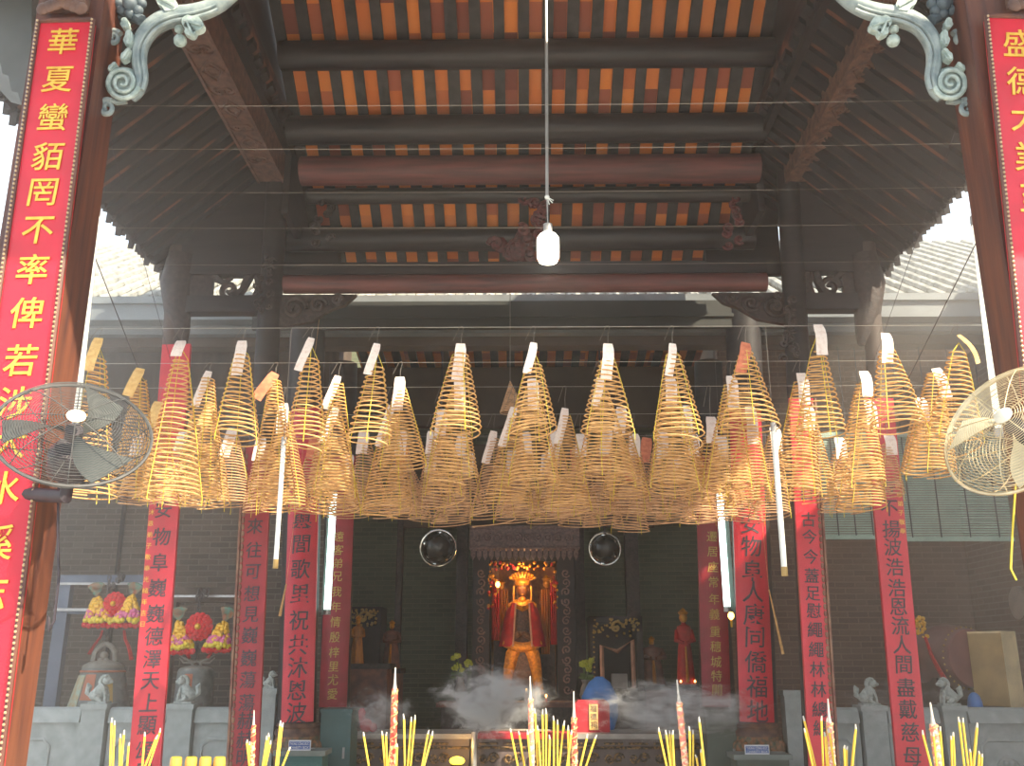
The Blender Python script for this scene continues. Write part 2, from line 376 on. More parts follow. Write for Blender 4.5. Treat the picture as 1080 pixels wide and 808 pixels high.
# hall inner lintel and rear slope seen from below
struct(MB().box((-7.5, 10.3, EZ - .47), (7.5, 10.5, EZ - .3)).build('trim_3', M['interior']))
RY, RZ = 13.0, 0
ip = at(540, 363, 14.6); iq = at(540, 394, 15.6)
def inner_roof():
    t = MB(); r = MB()
    sl = (iq.z - ip.z) / (iq.y - ip.y)
    ya, yb = 14.4, 16.3
    za, zb = ip.z + (ya - ip.y) * sl, ip.z + (yb - ip.y) * sl
    t.hexa([(-2.75, ya, za), (2.95, ya, za), (2.95, yb, zb), (-2.75, yb, zb), (-2.75, ya, za + .08), (2.95, ya, za + .08), (2.95, yb, zb + .08), (-2.75, yb, zb + .08)])
    ce = t.build('ceiling', M['tile_under']); struct(ce)
    x = -2.7
    while x < 2.9:
        r.hexa([(x, ya, za - .05), (x + .13, ya, za - .05), (x + .13, yb, zb - .05), (x, yb, zb - .05), (x, ya, za), (x + .13, ya, za), (x + .13, yb, zb), (x, yb, zb)])
        x += .27
    r.build('rafters', M['rafter'], ce)
inner_roof()
b = at(540, 389, 15.2)
struct(MB().box((-3.1, 15.1, b.z - 1.0), (3.1, 15.3, b.z)).build('trim_4', M['interior']))
b = at(540, 345, 12.9)
struct(MB().box((-2.55, 12.6, b.z - .12), (2.7, 12.9, b.z + .8)).build('trim_5', M['interior']))

# --- pavilion roof
PX = 2.18
def rz(Y): return 6.96 - .62 * (Y - 7.07)
def far_slope():
    t = MB(); r = MB(); Y0, Y1 = 6.3, 9.55
    n = 14                            # courses of clay tiles, each a small step below the last
    for k in range(n):
        a = Y0 + (Y1 - Y0) * k / n; b = Y0 + (Y1 - Y0) * (k + 1) / n
        d = .012
        t.hexa([(-PX, a, rz(a) + d), (PX, a, rz(a) + d), (PX, b, rz(b)), (-PX, b, rz(b)), (-PX, a, rz(a) + .09), (PX, a, rz(a) + .09), (PX, b, rz(b) + .09), (-PX, b, rz(b) + .09)])
    # near slope, falling towards the front hall
    Yn = 3.9; zn = rz(6.3) - .62 * (6.3 - Yn)
    def near(xa, xb, ya, yb):
        za, zb = zn + .62 * (ya - Yn), zn + .62 * (yb - Yn)
        t.hexa([(xa, ya, za), (xb, ya, za), (xb, yb, zb), (xa, yb, zb), (xa, ya, za + .09), (xb, ya, za + .09), (xb, yb, zb + .09), (xa, yb, zb + .09)])
    near(-PX, .35, Yn, 6.3); near(1.8, PX, Yn, 6.3); near(.35, 1.8, 5.0, 6.3)      # unseen opening added between them so sun reaches the left coils
    struct(MB().box((-3.5, 3.95, 4.86), (3.5, 4.02, 5.95)).build('trim_7', M['dark_wood']))  # unseen eave board, added to cut the sun off the upper coils
    ce = t.build('ceiling', M['tile_under']); struct(ce)
    pitch = 0.214; x = -PX
    while x < PX:
        w_ = .1 + random.uniform(-.008, .008)
        if random.random() < .12: x += random.uniform(-.01, .015)
        r.hexa([(x, Y0, rz(Y0) - .035), (x + w_, Y0, rz(Y0) - .035), (x + w_, Y1, rz(Y1) - .035), (x, Y1, rz(Y1) - .035),
                (x, Y0, rz(Y0) + .005), (x + w_, Y0, rz(Y0) + .005), (x + w_, Y1, rz(Y1) + .005), (x, Y1, rz(Y1) + .005)])
        x += pitch
    r.build('rafters', M['rafter'], ce)
far_slope()
struct(MB().box((-2.3, 9.26, at(540, 291, 9.26).z), (2.3, 9.32, at(540, 277, 9.26).z + .02)).build('trim_8', M['dark_wood']))
# side slopes falling outwards, eaves ragged with tile ends
EX, EXZ = 3.45, at(180, 272, YC).z
def side_slope(s):
    t = MB(); r = MB(); zt = EXZ + 1.17; xt = 2.15
    Y0, Y1 = 3.9, 9.02
    def P(u, Y, d=0): return (s * (xt + (EX - xt) * u), Y, zt + (EXZ - zt) * u + d)
    t.hexa([P(0, Y0), P(1, Y0), P(1, Y1), P(0, Y1), P(0, Y0, .09), P(1, Y0, .09), P(1, Y1, .09), P(0, Y1, .09)])
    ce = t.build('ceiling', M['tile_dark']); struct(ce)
    Y = Y0
    while Y < Y1:
        r.hexa([P(0, Y, -.05), P(1.0, Y, -.05), P(1.0, Y + .11, -.05), P(0, Y + .11, -.05), P(0, Y), P(1.0, Y), P(1.0, Y + .11), P(0, Y + .11)])
        Y += .2
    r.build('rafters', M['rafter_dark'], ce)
    e = MB(); Y = Y0; k = 0
    while Y < Y1:                     # drip tiles: pointed tongues of uneven length
        h = random.uniform(.05, .16); a = P(1, Y, .02); bw = random.uniform(.05, .09)
        e.prism([(a[0], Y, a[2]), (a[0] + s * .02, Y + bw * .5, a[2] - h), (a[0], Y + bw, a[2]), (a[0], Y + bw * .5, a[2] + .05)], (s * .05, 0, 0.01))
        e.ball((a[0] + s * .02, Y + bw * .5, a[2] - h * .4), .035, n=6, m=4)
        Y += bw * 1.05; k += 1
    e.build('drip_tiles', M['dark_wood'], ce)
    # gable boarding between centre and side roofs
    g_ = MB().box((s * 2.2, 3.9, EXZ + 1.0), (s * 2.26, 9.0, 8.0)).box((s * 2.2, 8.05, EXZ + .38), (s * 2.26, 9.4, EXZ + 1.4)).box((s * 1.85, 8.86, at(540, 291, 8.86).z), (s * 2.6, 8.92, 7.2)).build('trim_6', M['dark_wood']); struct(g_)
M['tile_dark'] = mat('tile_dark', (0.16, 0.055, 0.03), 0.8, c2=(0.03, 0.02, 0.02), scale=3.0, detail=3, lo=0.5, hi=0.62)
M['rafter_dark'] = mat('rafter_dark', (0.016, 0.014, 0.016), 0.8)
side_slope(-1); side_slope(1)

# ================================================================== PAVILION BEAMS AND COLUMNS
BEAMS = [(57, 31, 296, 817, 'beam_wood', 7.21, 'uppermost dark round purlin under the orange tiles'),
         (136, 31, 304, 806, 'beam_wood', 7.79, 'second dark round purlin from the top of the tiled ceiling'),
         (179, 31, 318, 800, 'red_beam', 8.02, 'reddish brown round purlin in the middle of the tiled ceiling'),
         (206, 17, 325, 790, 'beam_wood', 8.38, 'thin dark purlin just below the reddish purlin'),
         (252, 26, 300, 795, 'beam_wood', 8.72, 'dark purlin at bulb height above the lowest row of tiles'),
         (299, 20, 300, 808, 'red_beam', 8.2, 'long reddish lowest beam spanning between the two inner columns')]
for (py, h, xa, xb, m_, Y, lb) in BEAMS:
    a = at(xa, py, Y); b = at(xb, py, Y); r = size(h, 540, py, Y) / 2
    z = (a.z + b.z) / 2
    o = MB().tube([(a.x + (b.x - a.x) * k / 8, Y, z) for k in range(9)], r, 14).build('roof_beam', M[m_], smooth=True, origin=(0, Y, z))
    tag(o, lb, 'beam', 'round beams under the pavilion roof')
# flat tie board above the lowest beam
a = at(300, 284, 8.2); b = at(808, 284, 8.2)
tag(MB().box((a.x, 8.16, a.z - .07), (b.x, 8.26, a.z + .05)).build('tie_board', M['beam_wood'], origin=(0, 8.2, a.z)), 'flat dark board lying along the top of the lowest reddish beam', 'beam')

# carved beams running in depth on either side
def carved_beam(s, lb):
    a = at(290 if s < 0 else 838, 185, YC) if s < 0 else at(838, 185, YC)
    zt = a.z - .12; xx = s * abs(a.x)
    root = thing('carved_beam', lb, 'beam', (xx, 6.0, zt), 'carved beams running back on either side')
    w2 = .13
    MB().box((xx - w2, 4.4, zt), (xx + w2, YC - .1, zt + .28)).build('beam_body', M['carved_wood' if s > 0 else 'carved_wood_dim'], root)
    d = MB()
    Y = 4.7; k = 0
    while Y < YC - .4:
        if k % 2 == 0:                # diamond and coin motifs in relief
            q = .11
            d.tube([(xx - q * .8, Y, zt - .006), (xx, Y - q * 1.2, zt - .006), (xx + q * .8, Y, zt - .006), (xx, Y + q * 1.2, zt - .006)], .012, 5, closed=True)
            d.tube([(xx + .045 * math.cos(t * PI / 4), Y + .06 * math.sin(t * PI / 4), zt - .006) for t in range(8)], .012, 5, closed=True)
        else:
            for q in (-1, 1):
                pts = []
                for t in range(16):
                    an = t * .55; rr = .07 * (1 - t / 18)
                    pts.append((xx + q * .04 + rr * math.cos(an) * q, Y + rr * math.sin(an), zt - .006))
                d.tube(pts, .011, 5)
        Y += .27; k += 1
    for q in (-1, 1):
        d.box((xx + q * (w2 - .012) - .012, 4.4, zt - .018), (xx + q * (w2 - .012) + .012, YC - .1, zt + .002))
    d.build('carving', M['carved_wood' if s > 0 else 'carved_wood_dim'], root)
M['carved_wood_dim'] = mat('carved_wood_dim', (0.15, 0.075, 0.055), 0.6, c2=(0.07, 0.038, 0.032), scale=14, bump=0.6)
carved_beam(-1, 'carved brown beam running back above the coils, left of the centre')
carved_beam(1, 'carved brown beam with diamond reliefs running back, right of the centre')

def column(px_top, py_top, px_bot, py_bot, Y, wpx, m_, lb, z0=0.0, zt=None, round_=True, mat2=None, group=None, name='wooden_column'):
    a = at(px_top, py_top, Y); b = at(px_bot, py_bot, Y)
    r = size(wpx, px_bot, 500, Y) / 2
    xb = a.x + (b.x - a.x) * (a.z - z0) / max(1e-6, a.z - b.z)
    top = zt if zt else a.z
    xt = a.x + (b.x - a.x) * (a.z - top) / max(1e-6, a.z - b.z)
    root = thing(name, lb, 'column', (xb, Y, z0), group)
    mb = MB()
    n = 18 if round_ else 4
    mb.tube([(xb, Y, z0 + .25), ((xb + xt) / 2, Y, (z0 + top) / 2), (xt, Y, top)], r, n)
    mb.build('shaft', M[m_], root, smooth=round_)
    bs = MB(); bs.lathe([(r * 1.15, 0), (r * 1.5, .04), (r * 1.55, .12), (r * 1.3, .2), (r * 1.1, .25)], (xb, Y, z0), 18)
    bs.build('stone_base', M['stone'], root, smooth=True)
    return root, xb, xt, r, top

cols = {}
cols['lo'] = column(187, 275, 150, 808, YC, 20, 'panel_wood', 'slender outer column behind the far left red couplet board', zt=EXZ + .1)
cols['li'] = column(292, 200, 262, 700, YC, 26, 'dark_wood', 'dark inner column left of the hall, behind the coils', zt=7.2)
cols['ri'] = column(832, 200, 858, 700, YC, 26, 'dark_wood', 'dark inner column right of the hall, with a carved scroll near its top', zt=7.2)
cols['ro'] = column(915, 275, 948, 700, YC, 20, 'panel_wood', 'slender outer column behind the far right red couplet board', zt=EXZ + .1)

# --- truss panels between outer and inner columns
def volute(cx, cz, R, Y, turns=1.8, dirn=1, start=0.0, n=26):
    out = []
    for i in range(n + 1):
        t = i / n; an = start + dirn * t * turns * 2 * PI; rr = R * (1 - t * .85)
        out.append((cx + rr * math.cos(an), Y, cz + rr * math.sin(an)))
    return out
def truss(s, xo, xi, lb):
    root = thing('carved_truss_panel', lb, 'panel', ((xo + xi) / 2, YC, EXZ - .3), 'carved truss panels beside the inner columns')
    z1 = at(540, 290, YC).z; z2 = at(540, 313, YC).z; z3 = at(540, 330, YC).z
    b = MB(); b.prism([(xo, YC - .06, z1), (xi, YC - .06, z1), (xi, YC - .06, EXZ + 1.0), (xi + (xo - xi) * .1, YC - .06, EXZ + 1.0), (xo, YC - .06, EXZ + .05)], (0, .12, 0))
    b.build('board', M['dark_wood'], root)
    lo = MB(); lo.box((xo, YC - .07, z3), (xi, YC + .07, z2)); lo.build('lintel', M['dark_wood'], root)
    fr = MB(); L = xi - xo
    # pierced fretwork that leaves two openings near the inner column
    fr.box((xo, YC - .03, z2 - .01), (xo + L * .42, YC + .03, z1 + .01))
    fr.tube(volute(xo + L * .60, (z1 + z2) / 2 - .03, .1, YC, 1.4, s), .028, 6)
    fr.tube([(xo + L * .42, YC, z1), (xo + L * .52, YC, z1 - .06), (xo + L * .62, YC, z1 - .02)], [.05, .03, .02], 6)
    fr.tube([(xo + L * .66, YC, z2), (xo + L * .74, YC, z2 + .08), (xo + L * .80, YC, z1)], [.06, .04, .05], 6)
    fr.tube([(xo + L * .90, YC, z2), (xo + L * .92, YC, z2 + .1), (xo + L * .90, YC, z1)], [.05, .04, .05], 6)
    fr.build('fretwork', M['carved_dark'], root, smooth=True)
    # drooping carved end by the outer column
    d = MB(); pz_ = [at(182 if s < 0 else 921, y, YC).z for y in (270, 300, 330, 352, 364)]
    d.tube([(xo - s * .05, YC, pz_[0]), (xo - s * .02, YC, pz_[1]), (xo - s * .06, YC, pz_[2]), (xo - s * .11, YC, pz_[3]), (xo - s * .15, YC, pz_[4])], [.13, .15, .12, .08, .03], 9)
    d.build('hanging_pendant', M['carved_dark'], root, smooth=True)
truss(-1, cols['lo'][2], cols['li'][2], 'dark pierced carving with two openings, left between inner and outer columns')
truss(1, cols['ro'][2], cols['ri'][2], 'dark pierced carving with an opening, right between inner and outer columns')

# --- spandrel brackets below the lowest beam
def spandrel(s, lb):
    xc = cols['li'][2] + .12 if s < 0 else cols['ri'][2] - .12
    z = at(540, 311, YC).z; q = -s
    root = MB()
    root.prism([(xc, YC - .03, z), (xc + q * .72, YC - .03, z), (xc + q * .62, YC - .03, z - .1), (xc + q * .5, YC - .03, z - .14), (xc + q * .32, YC - .03, z - .26), (xc, YC - .03, z - .32)], (0, .06, 0))
    for (dx, dz, R) in ((.16, -.14, .11), (.38, -.11, .08), (.55, -.06, .05)):
        root.tube(volute(xc + q * dx, z + dz, R, YC - .05, 1.6, q), .02, 6)
    tag(root.build('corner_bracket', M['carved_dark'], smooth=True, origin=(xc, YC, z)), lb, 'bracket', 'carved corner brackets under the lowest beam')
spandrel(-1, 'carved scroll bracket under the left end of the lowest reddish beam')
spandrel(1, 'carved scroll bracket under the right end of the lowest reddish beam')
# carved foliage on the inner columns and strut posts
def foliage(px, py, Y, w_, h_, lb, m_='carved_dark', n=14):
    mb = MB(); c = at(px, py, Y); W = size(w_, px, py, Y); H = size(h_, px, py, Y)
    rnd = random.Random(px)
    for k in range(n):
        a = rnd.uniform(-.5, .5) * W; z = (k / (n - 1) - .5) * H
        mb.tube(volute(c.x + a, c.z + z, W * rnd.uniform(.18, .3), Y - .02, 1.2, rnd.choice((-1, 1)), rnd.uniform(0, 6), 10), W * .07, 5)
        mb.ball((c.x + a * .7, Y, c.z + z), W * .17, n=8, m=5, sc=(1, .5, 1.3))
    tag(mb.build('carved_foliage', M[m_], smooth=True, origin=c), lb, 'carving')
foliage(829, 345, YC - .17, 20, 70, 'carved foliage climbing the right inner column above the coils')
foliage(279, 300, YC - .17, 16, 60, 'carved foliage on the left inner column beside the pierced panel')
M['carved_red'] = mat('carved_red', (0.15, 0.035, 0.035), 0.6, c2=(0.05, 0.018, 0.02), scale=25, bump=0.8)
foliage(562, 226, 8.36, 30, 46, 'dark red carved ornament behind the bulb, its upper flower', 'carved_red', 10)
foliage(540, 262, 8.62, 44, 24, 'dark red carved ornament left of the bulb, its lower spray', 'carved_red', 10)
foliage(773, 235, 8.36, 22, 54, 'dark red carved strut at the right end of the lowest tile row', 'carved_red', 9)
foliage(342, 232, 8.36, 20, 54, 'dark carved strut at the left end of the lowest tile row', 'carved_dark', 9)

# ================================================================== FRONT PILLARS, BOARDS, SCROLL BRACKETS
YF = 3.6
def board(pt, pb, Y, wpx, text, lb, m_, tm, ch_px=None, beads=False, bold=.02, zbot=None, csize=.8, small=None, first=None, zdepth=.04, group=None, pitch_list=None, curved=False, rounded=False, edge=0):
    """red couplet board; pt, pb = centre of its top and bottom edge in the photo"""
    a = at(pt[0], pt[1], Y); b = at(pb[0], pb[1], Y)
    if zbot is not None:
        k = (a.z - zbot) / (a.z - b.z); b = a + (b - a) * k
    W = size(wpx, pt[0], (pt[1] + 404) / 2, Y)
    root = thing('couplet_board', lb, 'board', b, group)
    ax = (a - b); L = ax.length; ax.normalize(); X = Vector((1, 0, 0)); X = (X - ax * X.dot(ax)).normalized(); Nn = Vector((0, -1, 0))
    def P(u, v, d=0): return b + X * u + ax * v + Nn * d       # u across, v up, d towards the viewer
    p = MB()
    if curved:
        nseg = 10
        for i in range(nseg):
            u0 = -W / 2 + W * i / nseg; u1 = u0 + W / nseg
            d0 = -.5 * (W * .62) * (u0 / (W / 2)) ** 2 * .5; d1 = -.5 * (W * .62) * (u1 / (W / 2)) ** 2 * .5
            p.hexa([P(u0, 0, d0 - .02), P(u1, 0, d1 - .02), P(u1, 0, d1), P(u0, 0, d0), P(u0, L, d0 - .02), P(u1, L, d1 - .02), P(u1, L, d1), P(u0, L, d0)])
    else:
        p.hexa([P(-W / 2, 0, -zdepth), P(W / 2, 0, -zdepth), P(W / 2, 0, 0), P(-W / 2, 0, 0), P(-W / 2, L, -zdepth), P(W / 2, L, -zdepth), P(W / 2, L, 0), P(-W / 2, L, 0)])
    pan_ = p.build('panel', M[m_], root, smooth=curved)
    if beads:
        e = MB()
        for q in (-1, 1):
            u = q * (W / 2 + .008)
            e.tube([P(u, 0, .004), P(u, L, .004)], .011, 6, mi=1)
            v = 0
            while v < L:
                e.ball(P(u - q * .002, v, .016), .0058, n=6, m=4); v += .02
        e.tube([P(-W / 2, L, .004), P(W / 2, L, .004)], .011, 6, mi=1)
        e.build('beaded_frame', [M['frame_beads'], M['pillar_wood']], root)
    t = MB()
    n = len(text)
    if edge:
        em = MB(); u = edge * (W / 2 - .012)
        for q in range(int(L / .055)):
            em.ball(P(u, q * .055, .006), .02, n=6, m=4, sc=(.7, .5, 1.3))
        em.tube([P(u + edge * .03, 0, 0), P(u + edge * .03, L, 0)], .014, 5)
        em.build('worn_moulding', M['worn'], root)
    for i, chx in enumerate(text):
        py = pitch_list[i]
        c = at(pt[0], py, Y); v = (c.z - b.z) / ax.z
        if v < .05: continue
        vs, fs = glyph(chx, bold); s_ = W * csize
        dd = .004
        jj = random.uniform(-.04, .04)
        out = []
        for q in vs:
            yy = q.y * s_ * 1.02; xx = q.x * s_ + q.y * s_ * .06
            out.append(P(xx, v + yy, dd + q.z * .15 - (.31 * W * (xx / (W / 2)) ** 2 * .5 if curved else 0)))
        t.add(out, fs)
    t.build('lettering', M[tm], pan_)
    if small:
        st = MB(); txt, u, ya, yb, ssz = small
        for i, chx in enumerate(txt):
            py = ya + (yb - ya) * i / max(1, len(txt) - 1); c = at(pt[0], py, Y); v = (c.z - b.z) / ax.z
            vs, fs = glyph(chx, .0)
            st.add([P(u * W + q.x * W * ssz, v + q.y * W * ssz, .004 + q.z * .1) for q in vs], fs)
        st.build('side_inscription', M['gold_text'], pan_)
    return root

# pillars
def pillar(xs, Y, lb, m_):
    x0_, x1_ = xs
    root = thing('timber_pillar', lb, 'pillar', ((x0_ + x1_) / 2, Y + .2, 0))
    mb = MB(); mb.box((x0_, Y, .3), (x1_, Y + .22, 6.2)); 
    mb.build('shaft', M[m_], root)
    mb = MB(); c = (x0_ + x1_) / 2; w2 = (x1_ - x0_) / 2
    mb.box((c - w2 - .08, Y - .08, 0), (c + w2 + .08, Y + .3, .22)); mb.box((c - w2 - .04, Y - .04, .22), (c + w2 + .04, Y + .26, .3))
    mb.build('stone_base', M['stone'], root)
xr = at(82, 400, YF + .24).x; xl = xr - .30
pillar((xl, xr), YF + .02, 'tall brown timber pillar behind the left gold-lettered board and fan', 'pillar_wood')
xl2 = at(1050, 400, YF + .24).x
pillar((xl2, xl2 + .34), YF + .02, 'tall brown timber pillar behind the right gold-lettered board and fan', 'pillar_wood')

board((70, 22), (-35, 808), YF - .03, 58, '華夏蠻貊罔不率俾若涉大水溪志', 'red board with gold Chinese characters on the front left pillar', 'red_board', 'gold_text',
      beads=True, zbot=.75, bold=.006, csize=.60, pitch_list=[44, 84, 124, 165, 203, 243, 284, 330, 380, 425, 466, 515, 572, 625])
board((1071, 18), (1160, 808), YF - .03, 62, '盛德大業至矣哉', 'red board with gold Chinese characters on the front right pillar', 'red_board', 'gold_text',
      beads=True, zbot=.75, bold=.006, csize=.60, pitch_list=[46, 86, 124, 166, 210, 255, 300])

# scroll brackets springing from the pillar tops
YB = 3.75
def scroll_bracket(mir, lb):
    fx = (lambda x: 1132 - x) if mir else (lambda x: x)
    def W(x, y, dy=0): return tuple(at(fx(x), y, YB + dy))
    def S(n): return size(n, 150, 60, YB)
    sg = -1 if mir else 1
    root = thing('scroll_bracket', lb, 'bracket', at(fx(150), 50, YB), 'painted scroll brackets at the pillar tops')
    m = MB()
    pts = [(262, -24), (245, -8), (228, 6), (205, 14), (182, 18), (164, 26), (153, 38), (147, 52), (147, 66), (149, 82), (145, 96), (139, 104)]
    rr = [9, 9, 9, 10, 11, 10, 9.5, 9, 8, 7.5, 7, 5]
    def smooth(pp, rs, n=4):
        o = []; q = []
        for i in range(len(pp) - 1):
            p0 = pp[max(i - 1, 0)]; p1 = pp[i]; p2 = pp[i + 1]; p3 = pp[min(i + 2, len(pp) - 1)]
            for k in range(n):
                t = k / n
                f = lambda a, b_, c_, d_: .5 * (2 * b_ + (c_ - a) * t + (2 * a - 5 * b_ + 4 * c_ - d_) * t * t + (3 * b_ - a - 3 * c_ + d_) * t ** 3)
                o.append((f(p0[0], p1[0], p2[0], p3[0]), f(p0[1], p1[1], p2[1], p3[1]))); q.append(rs[i] + (rs[i + 1] - rs[i]) * t)
        o.append(pp[-1]); q.append(rs[-1]); return o, q
    P2, R2 = smooth(pts, rr)
    m.tube([W(x, y) for x, y in P2], [S(r) for r in R2], 10, flat=1.0)
    # raised ridges along the arch
    for off, rd in ((-4, 2.0), (1, 1.6), (5, 1.6)):
        idx = range(8, 40)
        o = []
        for i in idx:
            x, y = P2[i]; x2, y2 = P2[i + 1]; d = Vector((x2 - x, y2 - y)).normalized(); nrm = Vector((-d.y, d.x))
            o.append(W(x + nrm.x * off, y + nrm.y * off, -S(R2[i] * math.sqrt(max(.05, 1 - (off / R2[i]) ** 2))) * .95))
        m.tube(o, S(rd), 6)
    m.build('scroll', M['painted_bracket'], root, smooth=True)
    v = MB(); v.ball(W(129, 87, .01), S(18), n=22, m=12, sc=(1, .45, 1)); o = []
    for i in range(46):
        t = i / 45; an = -.3 - t * 4.6 * PI; r_ = 18 * (1 - .86 * t); o.append(W(129 + sg * 0 + r_ * math.cos(an), 87 - r_ * math.sin(an), -.015 - S(7) * math.sqrt(max(0, 1 - (r_ / 19) ** 2))))
    v.tube(o, [S(2.9 * (1 - .45 * i / 45)) for i in range(46)], 7)
    v.build('big_volute', M['bracket_leaf'], root, smooth=True)
    v = MB()      # small volute under the big one, and one by the pillar
    for (cx, cy, R, st) in ((113, 114, 9, 1.0), (120, 40, 8, 0.5)):
        o = []
        for i in range(22):
            t = i / 21; an = st + t * 3.2 * PI; r_ = R * (1 - .8 * t); o.append(W(cx + r_ * math.cos(an), cy - r_ * math.sin(an), -.01))
        v.tube(o, [S(3.4 * (1 - .4 * i / 21)) for i in range(22)], 7)
    v.tube([W(133, 106), W(124, 108), W(117, 106)], [S(4), S(3), S(3)], 7)
    v.build('small_volutes', M['painted_bracket'], root, smooth=True)
    l = MB()
    def leaf(cx, cy, a, b_, ang, th=2.5):
        o = []
        for i in range(14):
            t = 2 * PI * i / 14; x = a * math.cos(t); y = b_ * math.sin(t) * (1 + .18 * math.cos(5 * t))
            o.append(W(cx + x * math.cos(ang) - y * math.sin(ang), cy + x * math.sin(ang) + y * math.cos(ang), -.05))
        l.prism(o, (0, .035, 0)); 
        l.tube([W(cx - a * .8 * math.cos(ang), cy - a * .8 * math.sin(ang), -.055), W(cx + a * .8 * math.cos(ang), cy + a * .8 * math.sin(ang), -.055)], S(1.6), 5)
    leaf(203, 24, 12, 8, .3); leaf(200, 30, 8, 6, 1.2); leaf(135, 40, 9, 4.5, 1.7); leaf(132, 57, 8, 3.6, 2.2); leaf(118, 70, 6, 3, 2.3)
    leaf(176, 2, 12, 8, .5); leaf(131, 24, 6, 4, 1.6)
    l.ball(W(190, 43), S(7), n=12, m=8); l.ball(W(189, 31), S(5), n=10, m=6)
    l.build('leaves', M['bracket_leaf'], root, smooth=False)
    r_ = MB()     # rosette against the pillar
    for k in range(8):
        an = 2 * PI * k / 8; r_.ball(W(137 + 12 * math.cos(an), 4 + 10 * math.sin(an), -.01), S(6), n=8, m=6)
    r_.ball(W(137, 4, -.03), S(8), n=10, m=6)
    # strap tying the bracket back to the pillar
    r_.tube([W(112, 22, .05), W(137, 14, .03), W(150, 22, .0)], [S(9), S(8), S(6)], 8)
    r_.tube([W(112, -14, .05), W(150, -20, .03), W(245, -20, .0)], [S(12), S(9), S(8)], 8)
    r_.build('rosette', M['bracket_dark'], root, smooth=True)
M['bracket_dark'] = mat('bracket_dark', (0.10, 0.13, 0.15), 0.6, c2=(0.05, 0.07, 0.09), scale=20, bump=0.6)
scroll_bracket(False, 'grey-green painted scroll bracket at the top of the left pillar')
scroll_bracket(True, 'grey-green painted scroll bracket at the top of the right pillar')
# carved crests over the front boards
def crest(px, py, lb):
    mb = MB(); Y = YF - .04
    c = at(px, py, Y)
    for k in range(-3, 4):
        mb.ball(c + Vector((k * .028, 0, .02 - abs(k) * .012)), .032, n=10, m=6, sc=(1, .5, 1))
    mb.ball(c + Vector((0, -.01, .05)), .04, n=10, m=6, sc=(1, .5, 1)); mb.box(c + Vector((-.1, 0, -.01)), c + Vector((.1, .04, .09)))
    tag(mb.build('carved_crest', M['carved_wood'], smooth=True, origin=c), lb, 'carving', 'carved crests over the gold-lettered boards')
crest(66, 6, 'dark carved crest over the front left gold-lettered board')
crest(1090, 2, 'dark carved crest over the front right gold-lettered board')
# neighbouring eave at the upper left and top lintel dark corner
e = MB(); pts = [(-40, -30), (34, -30), (33, 60), (26, 112), (22, 108), (19, 98), (12, 96), (9, 80), (3, 78), (0, 66), (-10, 60), (-40, 52)]
e.prism([tuple(at(x, y, 4.3)) for x, y in pts], (0, .5, 0))
tag(e.build('dark_eave', M['eave_dark'] if 'eave_dark' in M else M['gutter'], origin=at(0, 30, 4.3)), 'dark ragged eave left of the front left board', 'eave')

# long vertical light tubes beside the pillars
def side_tube(p0, p1, Y, wpx, lb, sgn):
    a = at(p0[0], p0[1], Y); b = at(p1[0], p1[1], Y); r = size(wpx, p0[0], p0[1], Y) / 2
    root = thing('tube_lamp', lb, 'lamp', b, 'long white tube lamps beside the front pillars')
    MB().tube([b, (a + b) / 2, a], [r * .8, r, r], 12).build('tube_glass', M['tube_warm'], root, smooth=True)
    d = (a - b).normalized()
    MB().tube([a, a + d * .05], r * 1.15, 12).build('end_cap', M['grey_metal'], root); MB().tube([b, b - d * .04], r * 1.0, 12).build('end_cap', M['grey_metal'], root)
    o = Vector((sgn * .03, .02, 0)); MB().tube([b + o, a + o], r * .5, 6).build('fitting', M['pipe'], root)
    m = MB()
    for k in (.15, .85): m.tube([b.lerp(a, k) + o, Vector((xr - .1 if sgn < 0 else xl2 + .1, YF + .2, b.lerp(a, k).z))], .008, 6)
    m.build('bracket', M['grey_metal'], root)
M['tube_warm'] = mat('tube_warm', (0.9, 0.88, 0.76), 0.4, emit=(1.0, .97, .82), es=.7)
side_tube((101, 228), (80, 442), 4.25, 8, 'long pale tube lamp beside the left pillar, ending behind the fan', -1)
side_tube((1030, 238), (1054, 452), 4.25, 10, 'long bright tube lamp beside the right pillar, ending behind the fan', 1)

# ================================================================== INNER COUPLET BOARDS
def seq(a, b, n): return [a + (b - a) * i / (n - 1) for i in range(n)]
board((186, 363), (152, 808), YC - .2, 30, '民安物阜巍巍德澤天上顯頌恩母', 'flat red board with black characters, leftmost of the boards behind the coils', 'red_board', 'black_text',
      zbot=.3, bold=.006, csize=.62, pitch_list=[500, 537, 566, 593, 620, 647, 671, 695, 718, 741, 765, 792, 815, 840], small=('沐恩弟子敬奉光緒年吉日', -.40, 540, 658, .20))
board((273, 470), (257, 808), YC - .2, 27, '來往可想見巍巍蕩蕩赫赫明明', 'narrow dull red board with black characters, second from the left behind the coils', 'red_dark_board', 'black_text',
      edge=-1, zbot=.3, bold=.006, csize=.62, pitch_list=[555, 580, 603, 626, 648, 670, 694, 717, 741, 760, 780, 800, 822])
board((322, 430), (312, 762), YH - .22, 31, '澤舉閭歌里祝共沐恩波', 'red board curved round a column above a carved drum base, left of the altar', 'red_board', 'black_text',
      bold=.006, csize=.66, curved=True, pitch_list=[520, 552, 574, 600, 626, 654, 680, 704, 728, 752])
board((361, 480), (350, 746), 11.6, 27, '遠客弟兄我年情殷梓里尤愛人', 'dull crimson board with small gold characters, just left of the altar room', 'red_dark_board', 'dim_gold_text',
      bold=.003, csize=.40, curved=True, pitch_list=[566, 580, 594, 608, 624, 640, 656, 672, 688, 703, 717, 732, 744])
